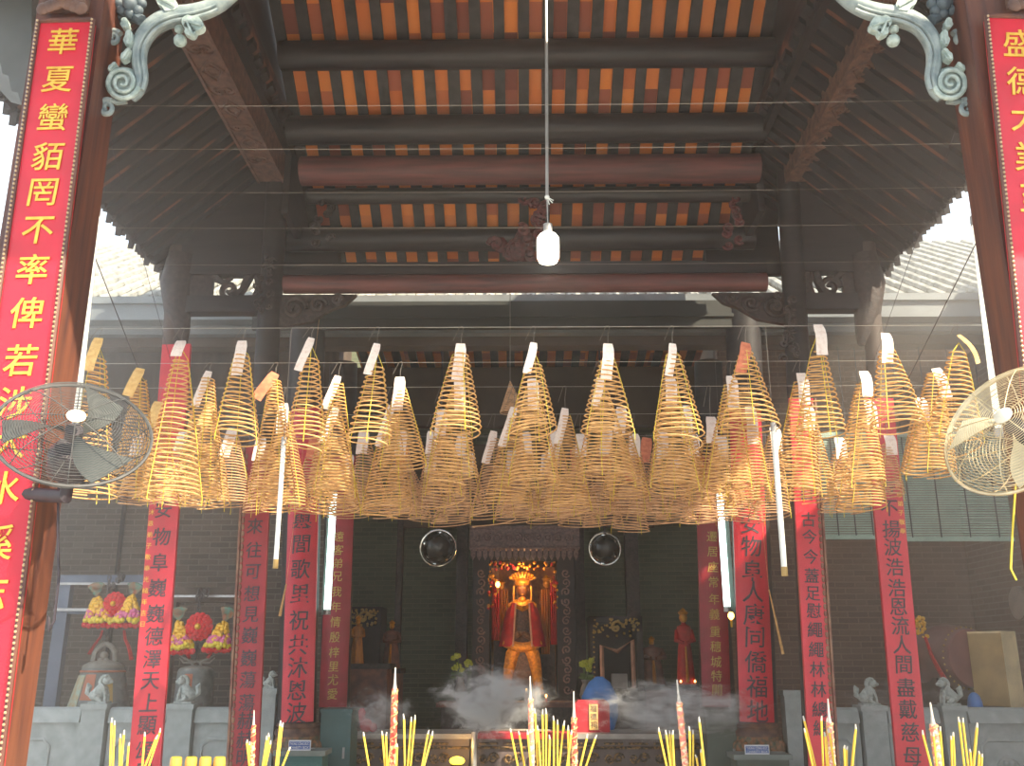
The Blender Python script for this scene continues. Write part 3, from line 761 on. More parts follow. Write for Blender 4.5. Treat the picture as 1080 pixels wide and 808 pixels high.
board((748, 480), (757, 746), 11.6, 28, '遷居座常年義重穗城特開封', 'dull crimson board with small gold characters, just right of the altar room', 'red_dark_board', 'dim_gold_text',
      bold=.003, csize=.40, curved=True, pitch_list=[566, 582, 598, 614, 632, 648, 666, 682, 698, 713, 728, 742])
board((787, 430), (800, 762), YH - .22, 33, '民安物阜人康同僑福地', 'red board curved round a column above a carved drum base, right of the altar', 'red_board', 'black_text',
      bold=.006, csize=.66, curved=True, pitch_list=[528, 552, 576, 602, 624, 648, 672, 698, 724, 750])
board((845, 420), (868, 808), YC - .2, 25, '自古今今蓋足慰繩繩林林總總', 'narrow red board with black characters, second from the right behind the coils', 'red_board', 'black_text',
      edge=1, zbot=.3, bold=.006, csize=.62, pitch_list=[520, 548, 566, 587, 607, 626, 644, 664, 685, 706, 727, 748, 768])
board((927, 420), (963, 808), YC - .2, 30, '海不揚波浩浩恩流人間盡戴慈母', 'flat red board with black characters, rightmost of the boards behind the coils', 'red_board', 'black_text',
      zbot=.3, bold=.006, csize=.62, pitch_list=[515, 536, 558, 577, 598, 620, 640, 660, 680, 701, 725, 748, 772, 798], small=('沐恩弟子敬奉', .38, 512, 560, .20))
# weathered edge mouldings of the two narrow boards
# round red hall columns with carved stone drums
def hall_column(px_t, px_b, Y, lb, drum=True, wpx=38, m_='red_dark_board'):
    root, xb, xt, r, top = column(px_t, 430, px_b, 762, Y, wpx, 'dark_wood', lb, z0=FZ, zt=5.3, name='hall_column', group='round columns of the hall')
    if drum:
        z1 = at(px_b, 762, Y).z; d = MB(); d.lathe([(r * 1.0, FZ + .25), (r * 1.12, FZ + .3), (r * 1.2, z1 - .16), (r * 1.16, z1 - .12)], (xb, Y, 0), 20)
        d.build('carved_drum', M['carved_base'], root, smooth=True)
        d = MB(); d.lathe([(r * 1.2, z1 - .12), (r * 1.22, z1 - .08), (r * 1.1, z1 - .05), (r * 1.16, z1 - .03), (r * 1.1, z1)], (xb, Y, 0), 20)
        d.build('moulded_rings', M['carved_wood'], root, smooth=True)
        f = MB()
        for k in range(12):
            an = PI + PI * k / 11; c = Vector((xb + math.cos(an) * r * 1.18, Y + math.sin(an) * r * 1.18, z1 - .22))
            f.ball(c, .045, n=8, m=6, sc=(1, .6, 1.5))
        f.build('petal_relief', M['carved_base'], root, smooth=True)
hall_column(322, 312, YH + .02, 'round dark column wearing a curved board, left of the altar')
hall_column(787, 800, YH + .02, 'round dark column wearing a curved board, right of the altar')
hall_column(361, 352, 11.85, 'round dark inner column just left of the altar room', False, 30)
hall_column(748, 755, 11.85, 'round dark inner column just right of the altar room', False, 30)

# ================================================================== WIRES AND INCENSE COILS
WZ = 3.5
ROWS = {'A': (345, 'front wire'), 'B': (382, 'second wire'), 'C': (408, 'third wire'), 'D': (437, 'fourth wire'), 'E': (460, 'fifth wire')}
def rowY(py): return at_z(540, py, WZ).y
WY = {}
AL = (Vector((xr - .1, YF + .26, WZ)), Vector((cols['lo'][2] + .06, YC, WZ))); AR = (Vector((xl2 + .1, YF + .26, WZ)), Vector((cols['ro'][2] - .06, YC, WZ)))
for (p_, q_), sd in ((AL, 'left'), (AR, 'right')):
    q_ = p_ + (q_ - p_) * 1.0
    tag(MB().tube([p_, q_], .0025, 6).build('anchor_line', M['fan_body'], origin=p_), 'thin dark line at the %s on which the coil wires are tied' % sd, 'line')
    u_ = Vector((0, 0, 4.15 - WZ)); tag(MB().tube([p_ + u_, q_ + u_], .0018, 6).build('anchor_line', M['fan_body'], origin=p_), 'upper thin dark line at the %s holding the bare wires' % sd, 'line')
def wire(py, xa, xb, lb, sag=.02, WZ=WZ, up=0.0):
    Y = at_z(540, py, WZ).y; fL = (Y - AL[0].y) / (AL[1].y - AL[0].y); fR = (Y - AR[0].y) / (AR[1].y - AR[0].y)
    a = AL[0].lerp(AL[1], fL); b = AR[0].lerp(AR[1], fR); a.z = b.z = WZ; a.x -= .3; b.x += .3
    pts = [a.lerp(b, k / 16) - Vector((0, 0, sag * 4 * (k / 16) * (1 - k / 16))) for k in range(17)]
    tag(MB().tube(pts, .0012 if up else .0016, 4).build('hanging_wire', M['hook' if up else 'wire'], origin=a), lb, 'wire', 'wires stretched across the courtyard')
    return Y
for k, (py, xa, xb, lb) in enumerate([(108, 112, 1020, 'topmost bare thin wire crossing the tiled ceiling'), (154, 108, 1030, 'second bare thin wire from the top, crossing the tiled ceiling'),
                                      (200, 104, 1030, 'third bare thin wire from the top, crossing the tiled ceiling'), (238, 170, 1000, 'fourth bare thin wire from the top, level with the bulb'),
                                      (277, 180, 990, 'lowest bare thin wire, just above the long reddish beam')]):
    wire(py, xa, xb, lb, .015, 4.15, 1.0)
for r_, (py, nm) in ROWS.items():
    WY[r_] = wire(py, 30 if r_ in 'AB' else 70, 1060 if r_ in 'AB' else 1020, 'thin steel %s carrying a row of incense coils' % nm, .0)

# (row, x of the tag top, y of the tag top, x of the base centre, y of the base, half width of the base, y where the cone starts, tag colour, tag dx, tag length)
COILS = [
 ('A', 105, 357, 95, 534, 26, 385, 'g', -3, 38), ('A', 192, 360, 180, 536, 32, 385, 'n', 0, 20), ('A', 256, 360, 249, 472, 24, 381, 'w', 0, 40),
 ('A', 329, 357, 322, 474, 22, 384, 'w', -10, 38), ('A', 398, 363, 389, 470, 24, 392, 'w', -7, 36), ('A', 486, 363, 481, 462, 27, 380, 'w', -2, 42),
 ('A', 563, 362, 562, 466, 26, 392, 'w', -7, 36), ('A', 641, 363, 641, 466, 29, 384, 'w', -3, 42), ('A', 709, 363, 716, 468, 27, 380, 'w', -6, 38),
 ('A', 786, 362, 791, 462, 32, 377, 'o', -9, 36), ('A', 862, 343, 866, 468, 26, 378, 'w', 0, 36), ('A', 933, 352, 948, 461, 29, 373, 'w', -4, 36),
 ('A', 1010, 354, 1006, 470, 28, 378, 't', 12, 34),
 ('B', 149, 389, 141, 530, 24, 407, 'g', -7, 32), ('B', 221, 392, 207, 528, 26, 405, 'w', -8, 40), ('B', 291, 394, 287, 532, 24, 408, 'o', -16, 30),
 ('B', 357, 397, 348, 528, 26, 410, 'w', -10, 38), ('B', 422, 398, 424, 500, 27, 416, 'w', 0, 38), ('B', 484, 398, 478, 508, 26, 414, 'w', 3, 40),
 ('B', 561, 400, 563, 520, 28, 414, 'w', 2, 36), ('B', 633, 398, 640, 514, 32, 414, 'w', -6, 34), ('B', 706, 398, 712, 524, 28, 414, 'w', 0, 34),
 ('B', 770, 397, 768, 522, 26, 412, 'w', 0, 36), ('B', 844, 394, 840, 528, 26, 409, 'w', 0, 36), ('B', 910, 392, 906, 520, 27, 410, 'w', 0, 30),
 ('B', 986, 389, 980, 508, 27, 400, 'w', 5, 34),
 ('C', 168, 424, 164, 536, 24, 440, 'g', -3, 30), ('C', 223, 426, 216, 540, 26, 442, 'g', -4, 26), ('C', 299, 426, 300, 545, 26, 440, 'w', 3, 34),
 ('C', 355, 430, 352, 546, 28, 446, 'w', -10, 40), ('C', 413, 428, 408, 546, 27, 444, 'w', -10, 46), ('C', 466, 432, 470, 528, 22, 448, 'w', 0, 30),
 ('C', 542, 430, 536, 540, 26, 447, 'w', -12, 44), ('C', 596, 431, 598, 545, 26, 444, 'w', -8, 40), ('C', 655, 430, 660, 530, 25, 448, 'w', -3, 30),
 ('C', 722, 428, 722, 520, 25, 445, 'w', 0, 42), ('C', 749, 440, 745, 535, 24, 466, 'w', -1, 30), ('C', 790, 428, 790, 540, 26, 442, 'w', 0, 44),
 ('C', 915, 423, 908, 545, 26, 440, 'w', 0, 30), ('C', 969, 420, 974, 506, 24, 436, 'w', 0, 28), ('C', 852, 430, 858, 535, 26, 444, 'w', -3, 26),
 ('D', 246, 452, 242, 541, 26, 466, 'w', -4, 32), ('D', 456, 455, 462, 544, 22, 468, 'w', 0, 26), ('D', 521, 455, 520, 552, 25, 470, 'w', -8, 36),
 ('D', 586, 455, 584, 552, 26, 472, 'w', -3, 32), ('D', 640, 452, 628, 548, 25, 468, 'w', -3, 30), ('D', 698, 455, 700, 552, 28, 470, 'w', -2, 32),
 ('D', 760, 460, 757, 555, 22, 474, 'w', 0, 26), ('D', 816, 451, 812, 552, 22, 464, 'w', 0, 28), ('D', 384, 455, 390, 550, 24, 470, 'w', 0, 26),
 ('D', 332, 462, 330, 549, 25, 478, 'o', 0, 24), ('D', 276, 462, 280, 548, 24, 476, 'w', 0, 26), ('D', 884, 462, 888, 548, 22, 478, 'w', 0, 24), ('D', 194, 456, 192, 541, 25, 470, 'w', 0, 24),
 ('D', 424, 456, 424, 550, 24, 472, 'w', 0, 26), ('D', 488, 458, 492, 548, 24, 474, 'w', -3, 26), ('D', 553, 456, 552, 551, 24, 472, 'w', 3, 26), ('D', 612, 458, 608, 552, 24, 474, 'w', 0, 26), ('D', 668, 458, 664, 550, 25, 474, 'w', 0, 26), ('D', 730, 458, 729, 548, 24, 474, 'w', 0, 26), ('D', 936, 458, 932, 530, 22, 474, 'w', 0, 24), ('D', 148, 458, 146, 534, 22, 474, 'w', 0, 24),
 ('E', 455, 478, 452, 556, 22, 492, 'w', 0, 22), ('E', 576, 480, 578, 558, 23, 494, 'w', 0, 22), ('E', 638, 480, 636, 560, 22, 496, 'o', 0, 22), ('E', 712, 482, 712, 556, 22, 496, 'w', 0, 22),
 ('E', 425, 470, 432, 553, 24, 486, 'o', 0, 24), ('E', 494, 478, 475, 560, 22, 490, 'w', 0, 24), ('E', 540, 476, 545, 556, 24, 490, 'w', 0, 24), ('E', 606, 474, 612, 562, 24, 492, 'o', 3, 26),
 ('E', 662, 486, 665, 566, 20, 500, 'o', 3, 24), ('E', 682, 462, 684, 556, 24, 484, 'o', -5, 28), ('E', 736, 488, 738, 558, 22, 500, 'o', -3, 22), ('E', 786, 484, 783, 556, 22, 496, 'o', 2, 22), ('E', 368, 480, 366, 552, 24, 494, 'w', 0, 22),
]
CNT = {}
LOOSE = {('A', 329), ('C', 413), ('B', 484), ('A', 709)}
ORD = ['first', 'second', 'third', 'fourth', 'fifth', 'sixth', 'seventh', 'eighth', 'ninth', 'tenth', 'eleventh', 'twelfth', 'thirteenth', 'fourteenth', 'fifteenth', 'sixteenth', 'seventeenth', 'eighteenth', 'nineteenth', 'twentieth', 'twenty-first', 'twenty-second', 'twenty-third', 'twenty-fourth']
TAGN = {'w': 'pale pink tag', 'g': 'golden tag', 'o': 'orange-red tag', 't': 'curling pale strip', 'n': 'short pink tag'}
byrow = {}
for c in COILS: byrow.setdefault(c[0], []).append(c)
for r_ in byrow: byrow[r_].sort(key=lambda c: c[1])
def coil(c, idx, total):
    row, tx, ty, bx, by, hw, cy_, tc, tdx, tl = c
    Y = WY[row]; rnd = random.Random(tx * 31 + ty)
    top = at(tx, ty, Y); apex = at(tx + (bx - tx) * .12, cy_ - 6, Y); 
    R = size(hw, bx, by, Y)
    base = at(bx, by - hw * .30, Y)        # centre of the lowest ring
    lb = 'conical incense coil, %s, %s from the left on the %s' % (TAGN[tc], ORD[idx], ROWS[row][1])
    root = thing('incense_coil', lb, 'incense coil', top, 'conical incense coils hanging over the courtyard')
    H = (apex - base).length
    turns = max(14, int(H / .0235)); n = 22
    if (row == 'A'): turns = max(14, int(H / .030))
    pts = []; ax = base - apex
    # slight lean and wobble, the spiral is not a perfect cone
    ph = rnd.uniform(0, 6); wob = rnd.uniform(.001, .006)
    tilt = Vector((rnd.uniform(-.10, .10), rnd.uniform(-.06, .06)))
    r0 = .034 + .012 * rnd.random()
    for i in range(turns * n + 1):
        t = i / (turns * n); an = ph + 2 * PI * t * turns
        rr = r0 + (R - r0) * (t ** .92)
        rr *= 1 + .02 * math.sin(2.05 * an + ph)
        p = apex + ax * t
        x = math.cos(an) * rr; y = math.sin(an) * rr
        jz = wob * math.sin(an * 1.07 + t * 9) * (.4 + t)
        pts.append(p + Vector((x, y, x * tilt.x + y * tilt.y + jz)))
    if (row, tx) in LOOSE or rnd.random() < .16:      # last turn hanging loose
        last = pts[-1]; c0 = base + Vector((0, 0, 0)); an0 = ph + 2 * PI * turns; dp = rnd.uniform(.05, .14)
        for i in range(1, 22):
            an = an0 + 2 * PI * i / 26; q = i / 21
            pts.append(c0 + Vector((math.cos(an) * R * (1 - .15 * q), math.sin(an) * R * (1 - .15 * q), -dp * q ** 1.5)))
    rad = .0044 if row in 'AB' else .0044
    mname = 'incense' if row in 'ABC' else 'incense_far'
    mb = MB(); mb.tube(pts, rad, 5); mb.build('spiral', M[mname], root, smooth=True)
    cd_ = MB()                                   # yellow threads that carry the turns
    for q in range(3 if row != 'E' else 2):
        an = ph + q * 2.1 + .9
        cp = [top - Vector((0, 0, size(8, tx, ty, Y)))]
        for k in range(9):
            t = k / 8; rr = (r0 + (R - r0) * t ** .92) * 1.015
            x = math.cos(an) * rr; y = math.sin(an) * rr
            cp.append(apex + ax * t + Vector((x, y, x * tilt.x + y * tilt.y)))
        cp.append(cp[-1] - Vector((0, 0, rnd.uniform(.01, .04))))
        cd_.tube(cp, .0024, 4)
    cd_.build('threads', M['cord'], root)
    # paper tag folded over the hook, slanting down beside the cone
    tg = MB(); wl = size(5.8 if tc != 't' else 2.4, tx, ty, Y); L = size(tl, tx, ty, Y); dx = size(tdx, tx, ty, Y)
    if tc in 'w' and abs(tdx) >= 6: wl *= .75
    nn = 6; ring = []
    ang = math.atan2(dx, L)
    for k in range(nn + 1):
        t = k / nn; cxx = top.x + dx * t + (.02 * math.sin(t * 3) if tc == 't' else .004 * math.sin(t * 5)); zz = top.z - L * t
        yy = Y - .012 - t * (R * .35) - .01 * math.sin(t * 4)
        hwk = wl * (.8 if k == 0 else 1)
        ring.append((Vector((cxx - hwk * math.cos(ang), yy, zz - hwk * math.sin(ang))), Vector((cxx + hwk * math.cos(ang), yy, zz + hwk * math.sin(ang)))))
    vs = []; fs = []
    for a_, b_ in ring: vs += [a_, b_, b_ + Vector((0, .0025, 0)), a_ + Vector((0, .0025, 0))]
    for k in range(nn):
        o_ = k * 4
        for j in range(4): fs.append((o_ + j, o_ + (j + 1) % 4, o_ + 4 + (j + 1) % 4, o_ + 4 + j))
    fs.append((0, 3, 2, 1)); fs.append((nn * 4, nn * 4 + 1, nn * 4 + 2, nn * 4 + 3))
    tg.add(vs, fs)
    t_ob = tg.build('paper_tag', M[{'w': 'tag_white', 'g': 'tag_gold', 'o': 'tag_orange', 't': 'tag_gold', 'n': 'tag_white'}[tc]], root)
    hk = MB(); up = max(.03, WZ - top.z)
    hx = top.x + rnd.uniform(-.004, .004)
    hk.tube([Vector((top.x, Y, top.z - .03)), Vector((hx, Y, top.z + up * .5)), Vector((hx + .01, Y, WZ - .005)), Vector((hx + .004, Y, WZ + .006)), Vector((hx - .012, Y - .004, WZ)), Vector((hx - .05, Y - .01, WZ - up * .55 - .03))], .0016, 4)
    hk.build('wire_hook', M['hook'], root)
for r_, lst in byrow.items():
    for i, c in enumerate(lst): coil(c, i, len(lst))
# small dense cone far behind
p = at(538, 402, 9.2); q = at(541, 436, 9.2); R = size(14, 540, 436, 9.2)
mb = MB(); mb.tube([p + (q - p) * (i / 240) + Vector((math.cos(i * .5) * R * i / 240, math.sin(i * .5) * R * i / 240, 0)) for i in range(241)], .006, 5)
root = thing('incense_coil', 'small tightly wound reddish incense cone hanging alone in the dark behind the others', 'incense coil', p)
mb.build('spiral', M['incense_far'], root, smooth=True)
MB().tube([p, (p.x, p.y, rz(9.2) + .02)], .003, 4).build('wire_hook', M['hook'], root)

# ================================================================== BULB
def bulb():
    Y = 4.7; c = at(578, 262, Y); root = thing('hanging_bulb', 'lit white bulb hanging on a long cord in front of the tiled ceiling', 'lamp', c)
    r = size(12, 578, 262, Y)
    MB().lathe([(r * .35, r * 1.55), (r * .75, r * 1.3), (r * .98, r * .95), (r, r * .3), (r * .98, -r * .9), (r * .8, -r * 1.25), (r * .3, -r * 1.4)][::-1], c, 20).build('glass', M['bulb'], root, smooth=True)
    MB().lathe([(r * .3, r * 1.5), (r * .42, r * 1.6), (r * .4, r * 2.3), (r * .2, r * 2.4)], c, 14).build('socket', M['grey_metal'], root, smooth=True)
    k = at(577, 208, Y); t = at(576, -40, Y)
    MB().tube([c + Vector((0, 0, r * 2.4)), k], .004, 5).build('flex', M['grey_metal'], root)
    MB().tube([k, (k + t) / 2, Vector((t.x, t.y, rz(6.3) - .9)) if t.z < rz(6.3) - .9 else t], .009, 8).build('rod', M['grey_metal'], root)
    kn = MB(); kn.ball(k, .014, n=8, m=6); kn.tube([k, k + Vector((.03, 0, -.035))], .003, 4); kn.tube([k, k + Vector((.035, 0, -.02))], .003, 4); kn.tube([k, k + Vector((.012, 0, -.045))], .003, 4)
    kn.build('knot', M['white_plastic'], root)
    pl = bpy.data.lights.new('bulb_light', 'POINT'); po = bpy.data.objects.new('bulb_light', pl); COL.objects.link(po); po.location = Vector((0, 0, -r * 1.9)); po.parent = root
    pl.energy = 14; pl.color = (1, .95, .8); pl.shadow_soft_size = .05
bulb()

# ================================================================== FANS
def fan(px, py, rpx, Y, nrm, lb, m_wire, m_blade, bl_ang, mount):
    c = at(px, py, Y); R = size(rpx, px, py, Y); n_ = Vector(nrm).normalized()
    root = thing('wall_fan', lb, 'fan', c, 'caged wall fans on the front pillars')
    Q = n_.to_track_quat('Z', 'Y').to_matrix()
    def P(r, a, h): return c + Q @ Vector((r * math.cos(a), r * math.sin(a), h))
    def dome(r): return .085 * math.sqrt(max(0, 1 - (r / R) ** 2.4))
    fc = MB()
    for k in range(1, 26):
        r = R * (.13 + .87 * k / 26); fc.tube([P(r, 2 * PI * j / 40, dome(r)) for j in range(40)], .0013, 4, closed=True)
    for k in range(40 if False else 8):
        a = 2 * PI * k / 8; fc.tube([P(R * (.1 + .9 * j / 6), a, dome(R * (.1 + .9 * j / 6))) for j in range(7)], .002, 4)
    fc.build('front_guard', M[m_wire], root)
    rc = MB()
    for k in range(0, 16):
        r = R * (.3 + .7 * k / 16); rc.tube([P(r, 2 * PI * j / 40, -.9 * dome(r)) for j in range(40)], .0013, 4, closed=True)
    for k in range(12):
        a = 2 * PI * (k + .5) / 12; rc.tube([P(R * (.1 + .9 * j / 6), a, -.9 * dome(R * (.1 + .9 * j / 6))) for j in range(7)], .002, 4)
    rc.build('rear_guard', M[m_wire], root)
    rm = MB(); rm.tube([P(R * 1.005, 2 * PI * j / 48, 0) for j in range(48)], .0065, 6, closed=True); rm.build('rim', M[m_wire], root, smooth=True)
    for k in range(3):
        a0 = bl_ang + k * 2 * PI / 3; b = MB(); lead = []; trail = []
        for j in range(9):
            t = j / 8; r = R * (.14 + .78 * t); wd = .28 + .34 * math.sin(min(1, t * 1.15) * PI * .62)
            sw = .45 * t
            lead.append(P(r, a0 + sw + wd * .9 * (1 - .15 * t), .022)); trail.append(P(r, a0 + sw - wd * .35, -.018))
        vs = lead + trail + [v + n_ * .004 for v in lead] + [v + n_ * .004 for v in trail]
        fs = []
        for j in range(8):
            fs += [(j, j + 1, 9 + j + 1, 9 + j), (18 + j, 27 + j, 27 + j + 1, 18 + j + 1), (j, 18 + j, 18 + j + 1, j + 1), (9 + j, 9 + j + 1, 27 + j + 1, 27 + j)]
        fs += [(0, 9, 27, 18), (8, 26, 35, 17)]
        b.add(vs, fs); b.build('blade', M[m_blade], root, smooth=True)
    MB().lathe([(R * .12, 0), (R * .125, .005), (R * .1, .01), (R * .04, .013)], c + n_ * .082, 20, axis=n_).build('hub_cap', M['fan_cap'], root, smooth=True)
    MB().lathe([(R * .12, -.02), (R * .12, .02)], c, 16, axis=n_).build('hub', M['fan_body'], root, smooth=True)
    MB().lathe([(R * .22, 0), (R * .3, .03), (R * .3, .11), (R * .15, .15)][::-1], c - n_ * .075, 16, axis=-n_).build('motor', M['fan_body'], root, smooth=True)
    mt = Vector(mount); back = c - n_ * .19
    MB().tube([back, Vector((back.x, back.y, back.z - .1)), Vector((mt.x, mt.y, mt.z))], [.03, .028, .03], 10).build('arm', M['fan_body'], root, smooth=True)
    MB().box(mt + Vector((-.05, -.02, -.1)), mt + Vector((.05, .0, .1))).build('wall_plate', M['fan_body'], root)
def fdir(px, py, down, side):
    d = -ray(px, py).normalized(); ax = d.cross(Vector((0, 0, 1))).normalized()
    v = Matrix.Rotation(math.radians(down), 3, -ax) @ d
    if v.z < d.z: v = Matrix.Rotation(math.radians(-down), 3, -ax) @ d
    v = Matrix.Rotation(math.radians(side), 3, 'Z') @ v
    return v
fan(78, 457, 77, 3.36, fdir(78, 457, 47, 0), 'dark grey caged fan on the left pillar, tilted upwards', 'fan_metal', 'fan_blade', 2.7, (xr - .06, YF + .02, at(60, 520, YF).z))
fan(1072, 452, 80, 3.36, fdir(1072, 452, 38, -28), 'brassy sunlit caged fan on the right pillar, cut by the picture edge', 'fan_brass', 'fan_blade_cream', .4, (xl2 + .12, YF + .02, at(1060, 510, YF).z))
# cables hanging from the fans
tag(MB().tube([at(62, 500, YF), at(61, 560, YF), at(62, 610, YF), at(57, 655, YF), at(52, 665, YF), at(51, 650, YF + .01)], .005, 5).build('cable', M['fan_body'], smooth=True, origin=at(62, 500, YF)), 'black cable hanging below the left fan along the pillar edge', 'cable')
tag(MB().tube([at(1040, 505, YF), at(1056, 512, YF), at(1075, 508, YF), at(1085, 500, YF)], .005, 5).build('cable', M['fan_body'], smooth=True, origin=at(1040, 505, YF)), 'dark cable looping below the right fan', 'cable')
tag(MB().tube([at(1072, 500, YF), at(1068, 560, YF), at(1066, 600, YF), at(1072, 612, YF)], .004, 5).build('cable', M['cord'], smooth=True, origin=at(1072, 500, YF)), 'thin yellowish cable dangling by the right pillar', 'cable')

# ================================================================== BALUSTRADE WITH LIONS
TZ = at(540, 746, YH).z
def rail(xa, xb, lb, tilt=0):
    root = thing('stone_balustrade', lb, 'balustrade', ((xa + xb) / 2, YH, FZ), 'stone balustrade panels')
    m = MB()
    m.prism([(xa, YH - .1, TZ - .14), (xa, YH - .07, TZ - .02), (xa, YH - .03, TZ), (xa, YH + .03, TZ), (xa, YH + .07, TZ - .02), (xa, YH + .1, TZ - .14)], (xb - xa, 0, 0)); m.build('coping', M['stone'], root)
    m = MB(); m.box((xa, YH - .06, FZ), (xb, YH + .06, TZ - .14)); m.build('panel', M['stone'], root)
    c = (xa + xb) / 2; zc = (FZ + TZ) / 2 - .06; w2 = (xb - xa) * .36
    if w2 > .06:
        m = MB(); h2 = .26
        cr = [(c - w2, zc - h2), (c + w2, zc - h2), (c + w2, zc + h2 - .06), (c + w2 - .06, zc + h2), (c - w2 + .06, zc + h2), (c - w2, zc + h2 - .06)]
        m.tube([(x, YH - .065, z) for x, z in cr], .018, 5, closed=True)
        m.tube([(c + .11 * math.cos(k * PI / 8), YH - .065, zc + .11 * math.sin(k * PI / 8)) for k in range(16)], .014, 5, closed=True)
        for k in range(6):
            m.ball((c + .06 * math.cos(k * PI / 3), YH - .065, zc + .06 * math.sin(k * PI / 3)), .03, n=8, m=5, sc=(1, .5, 1))
        m.build('relief', M['stone'], root, smooth=True)
def post(px, lion, face, lb, wpx=25, topy=742):
    p = at(px, topy, YH - .02); W = size(wpx, px, topy, YH) / 2
    root = thing('stone_post', lb, 'post', (p.x, YH, FZ), 'stone balustrade posts')
    m = MB(); m.box((p.x - W, YH - W, FZ), (p.x + W, YH + W, p.z - .05)); m.box((p.x - W * 1.12, YH - W * 1.12, p.z - .05), (p.x + W * 1.12, YH + W * 1.12, p.z)); m.build('shaft', M['stone'], root)
    return Vector((p.x, YH, p.z))
def lion(base, face, lb, s=1.0):
    root = thing('stone_lion', lb, 'statue', base, 'stone lions on the balustrade posts')
    H = .26 * s; f = face; B = base + Vector((0, 0, 0))
    m = MB()
    m.box(B + Vector((-.09 * s, -.07 * s, 0)), B + Vector((.09 * s, .07 * s, .02)))
    V = lambda x, y, z: B + Vector((f * x * s, y * s, z * s))
    m.ball(V(-.035, 0, .075), .07 * s, n=12, m=8, sc=(1.15, .8, .8))                    # haunch
    m.tube([V(-.04, 0, .08), V(.0, 0, .13), V(.035, 0, .17)], [.06 * s, .055 * s, .045 * s], 10)   # back and chest
    m.tube([V(.035, .03, .15), V(.06, .03, .08), V(.065, .03, .02)], [.022 * s, .017 * s, .018 * s], 7)
    m.tube([V(.035, -.03, .15), V(.06, -.03, .08), V(.065, -.03, .02)], [.022 * s, .017 * s, .018 * s], 7)
    m.tube([V(-.03, -.05, .06), V(.01, -.055, .03), V(.04, -.055, .025)], [.03 * s, .022 * s, .016 * s], 7)
    m.build('body', M['stone_lion'], root, smooth=True)
    m = MB(); m.ball(V(.05, 0, .215), .045 * s, n=12, m=8, sc=(1, .95, .95)); m.ball(V(.09, 0, .205), .025 * s, n=10, m=6, sc=(1, 1, .8))
    m.ball(V(.045, .035, .255), .014 * s, n=6, m=5); m.ball(V(.045, -.035, .255), .014 * s, n=6, m=5)
    for k in range(9):
        an = k * PI / 8 + 1.2; m.ball(V(.03 + .045 * math.cos(an), 0, .205 + .05 * math.sin(an)), .022 * s, n=8, m=5)
    m.build('head', M['stone_lion'], root, smooth=True)
    m = MB(); m.tube([V(-.09, 0, .07), V(-.13, 0, .1), V(-.12, 0, .16), V(-.14, 0, .19)], [.022 * s, .028 * s, .03 * s, .008 * s], 7); m.build('tail', M['stone_lion'], root, smooth=True)
a = post(104, 1, 1, 'stone post below the lion in front of the large bell')
lion(a, 1, 'pale stone lion facing right, in front of the large bell')
b_ = post(194, 1, -1, 'stone post below the lion in front of the small bell', 26)
lion(b_, -1, 'pale stone lion facing left, in front of the small bell', .98)
c_ = post(284, 1, 1, 'stone post just left of the left drum-based column', 18, 726)
lion(c_, 1, 'small stone lion mostly hidden left of the left curved red board', .6)
d_ = post(834, 1, 1, 'stone post just right of the right drum-based column', 18, 728)
e_ = post(918, 1, 1, 'stone post below the lion left of the rightmost red board', 25, 744)
lion(e_, 1, 'dusky stone lion left of the rightmost red board', .95)
f_ = post(1002, 1, -1, 'stone post below the lion right of the rightmost red board', 24, 744)
lion(f_, -1, 'dusky stone lion facing left, right of the rightmost red board', .95)
rail(a.x + .14, b_.x - .14, 'grey stone balustrade panel between the two bell-side lions')
rail(-6.3, a.x - .14, 'grey stone balustrade panel left of the large bell lion')
rail(b_.x + .14, c_.x - .1, 'grey stone balustrade panel right of the small bell lion')
rail(d_.x + .1, e_.x - .14, 'grey stone balustrade panel left of the rightmost red board')
rail(e_.x + .14, f_.x - .14, 'grey stone balustrade panel behind the rightmost red board')
rail(f_.x + .14, 4.95, 'grey stone balustrade panel at the far right')

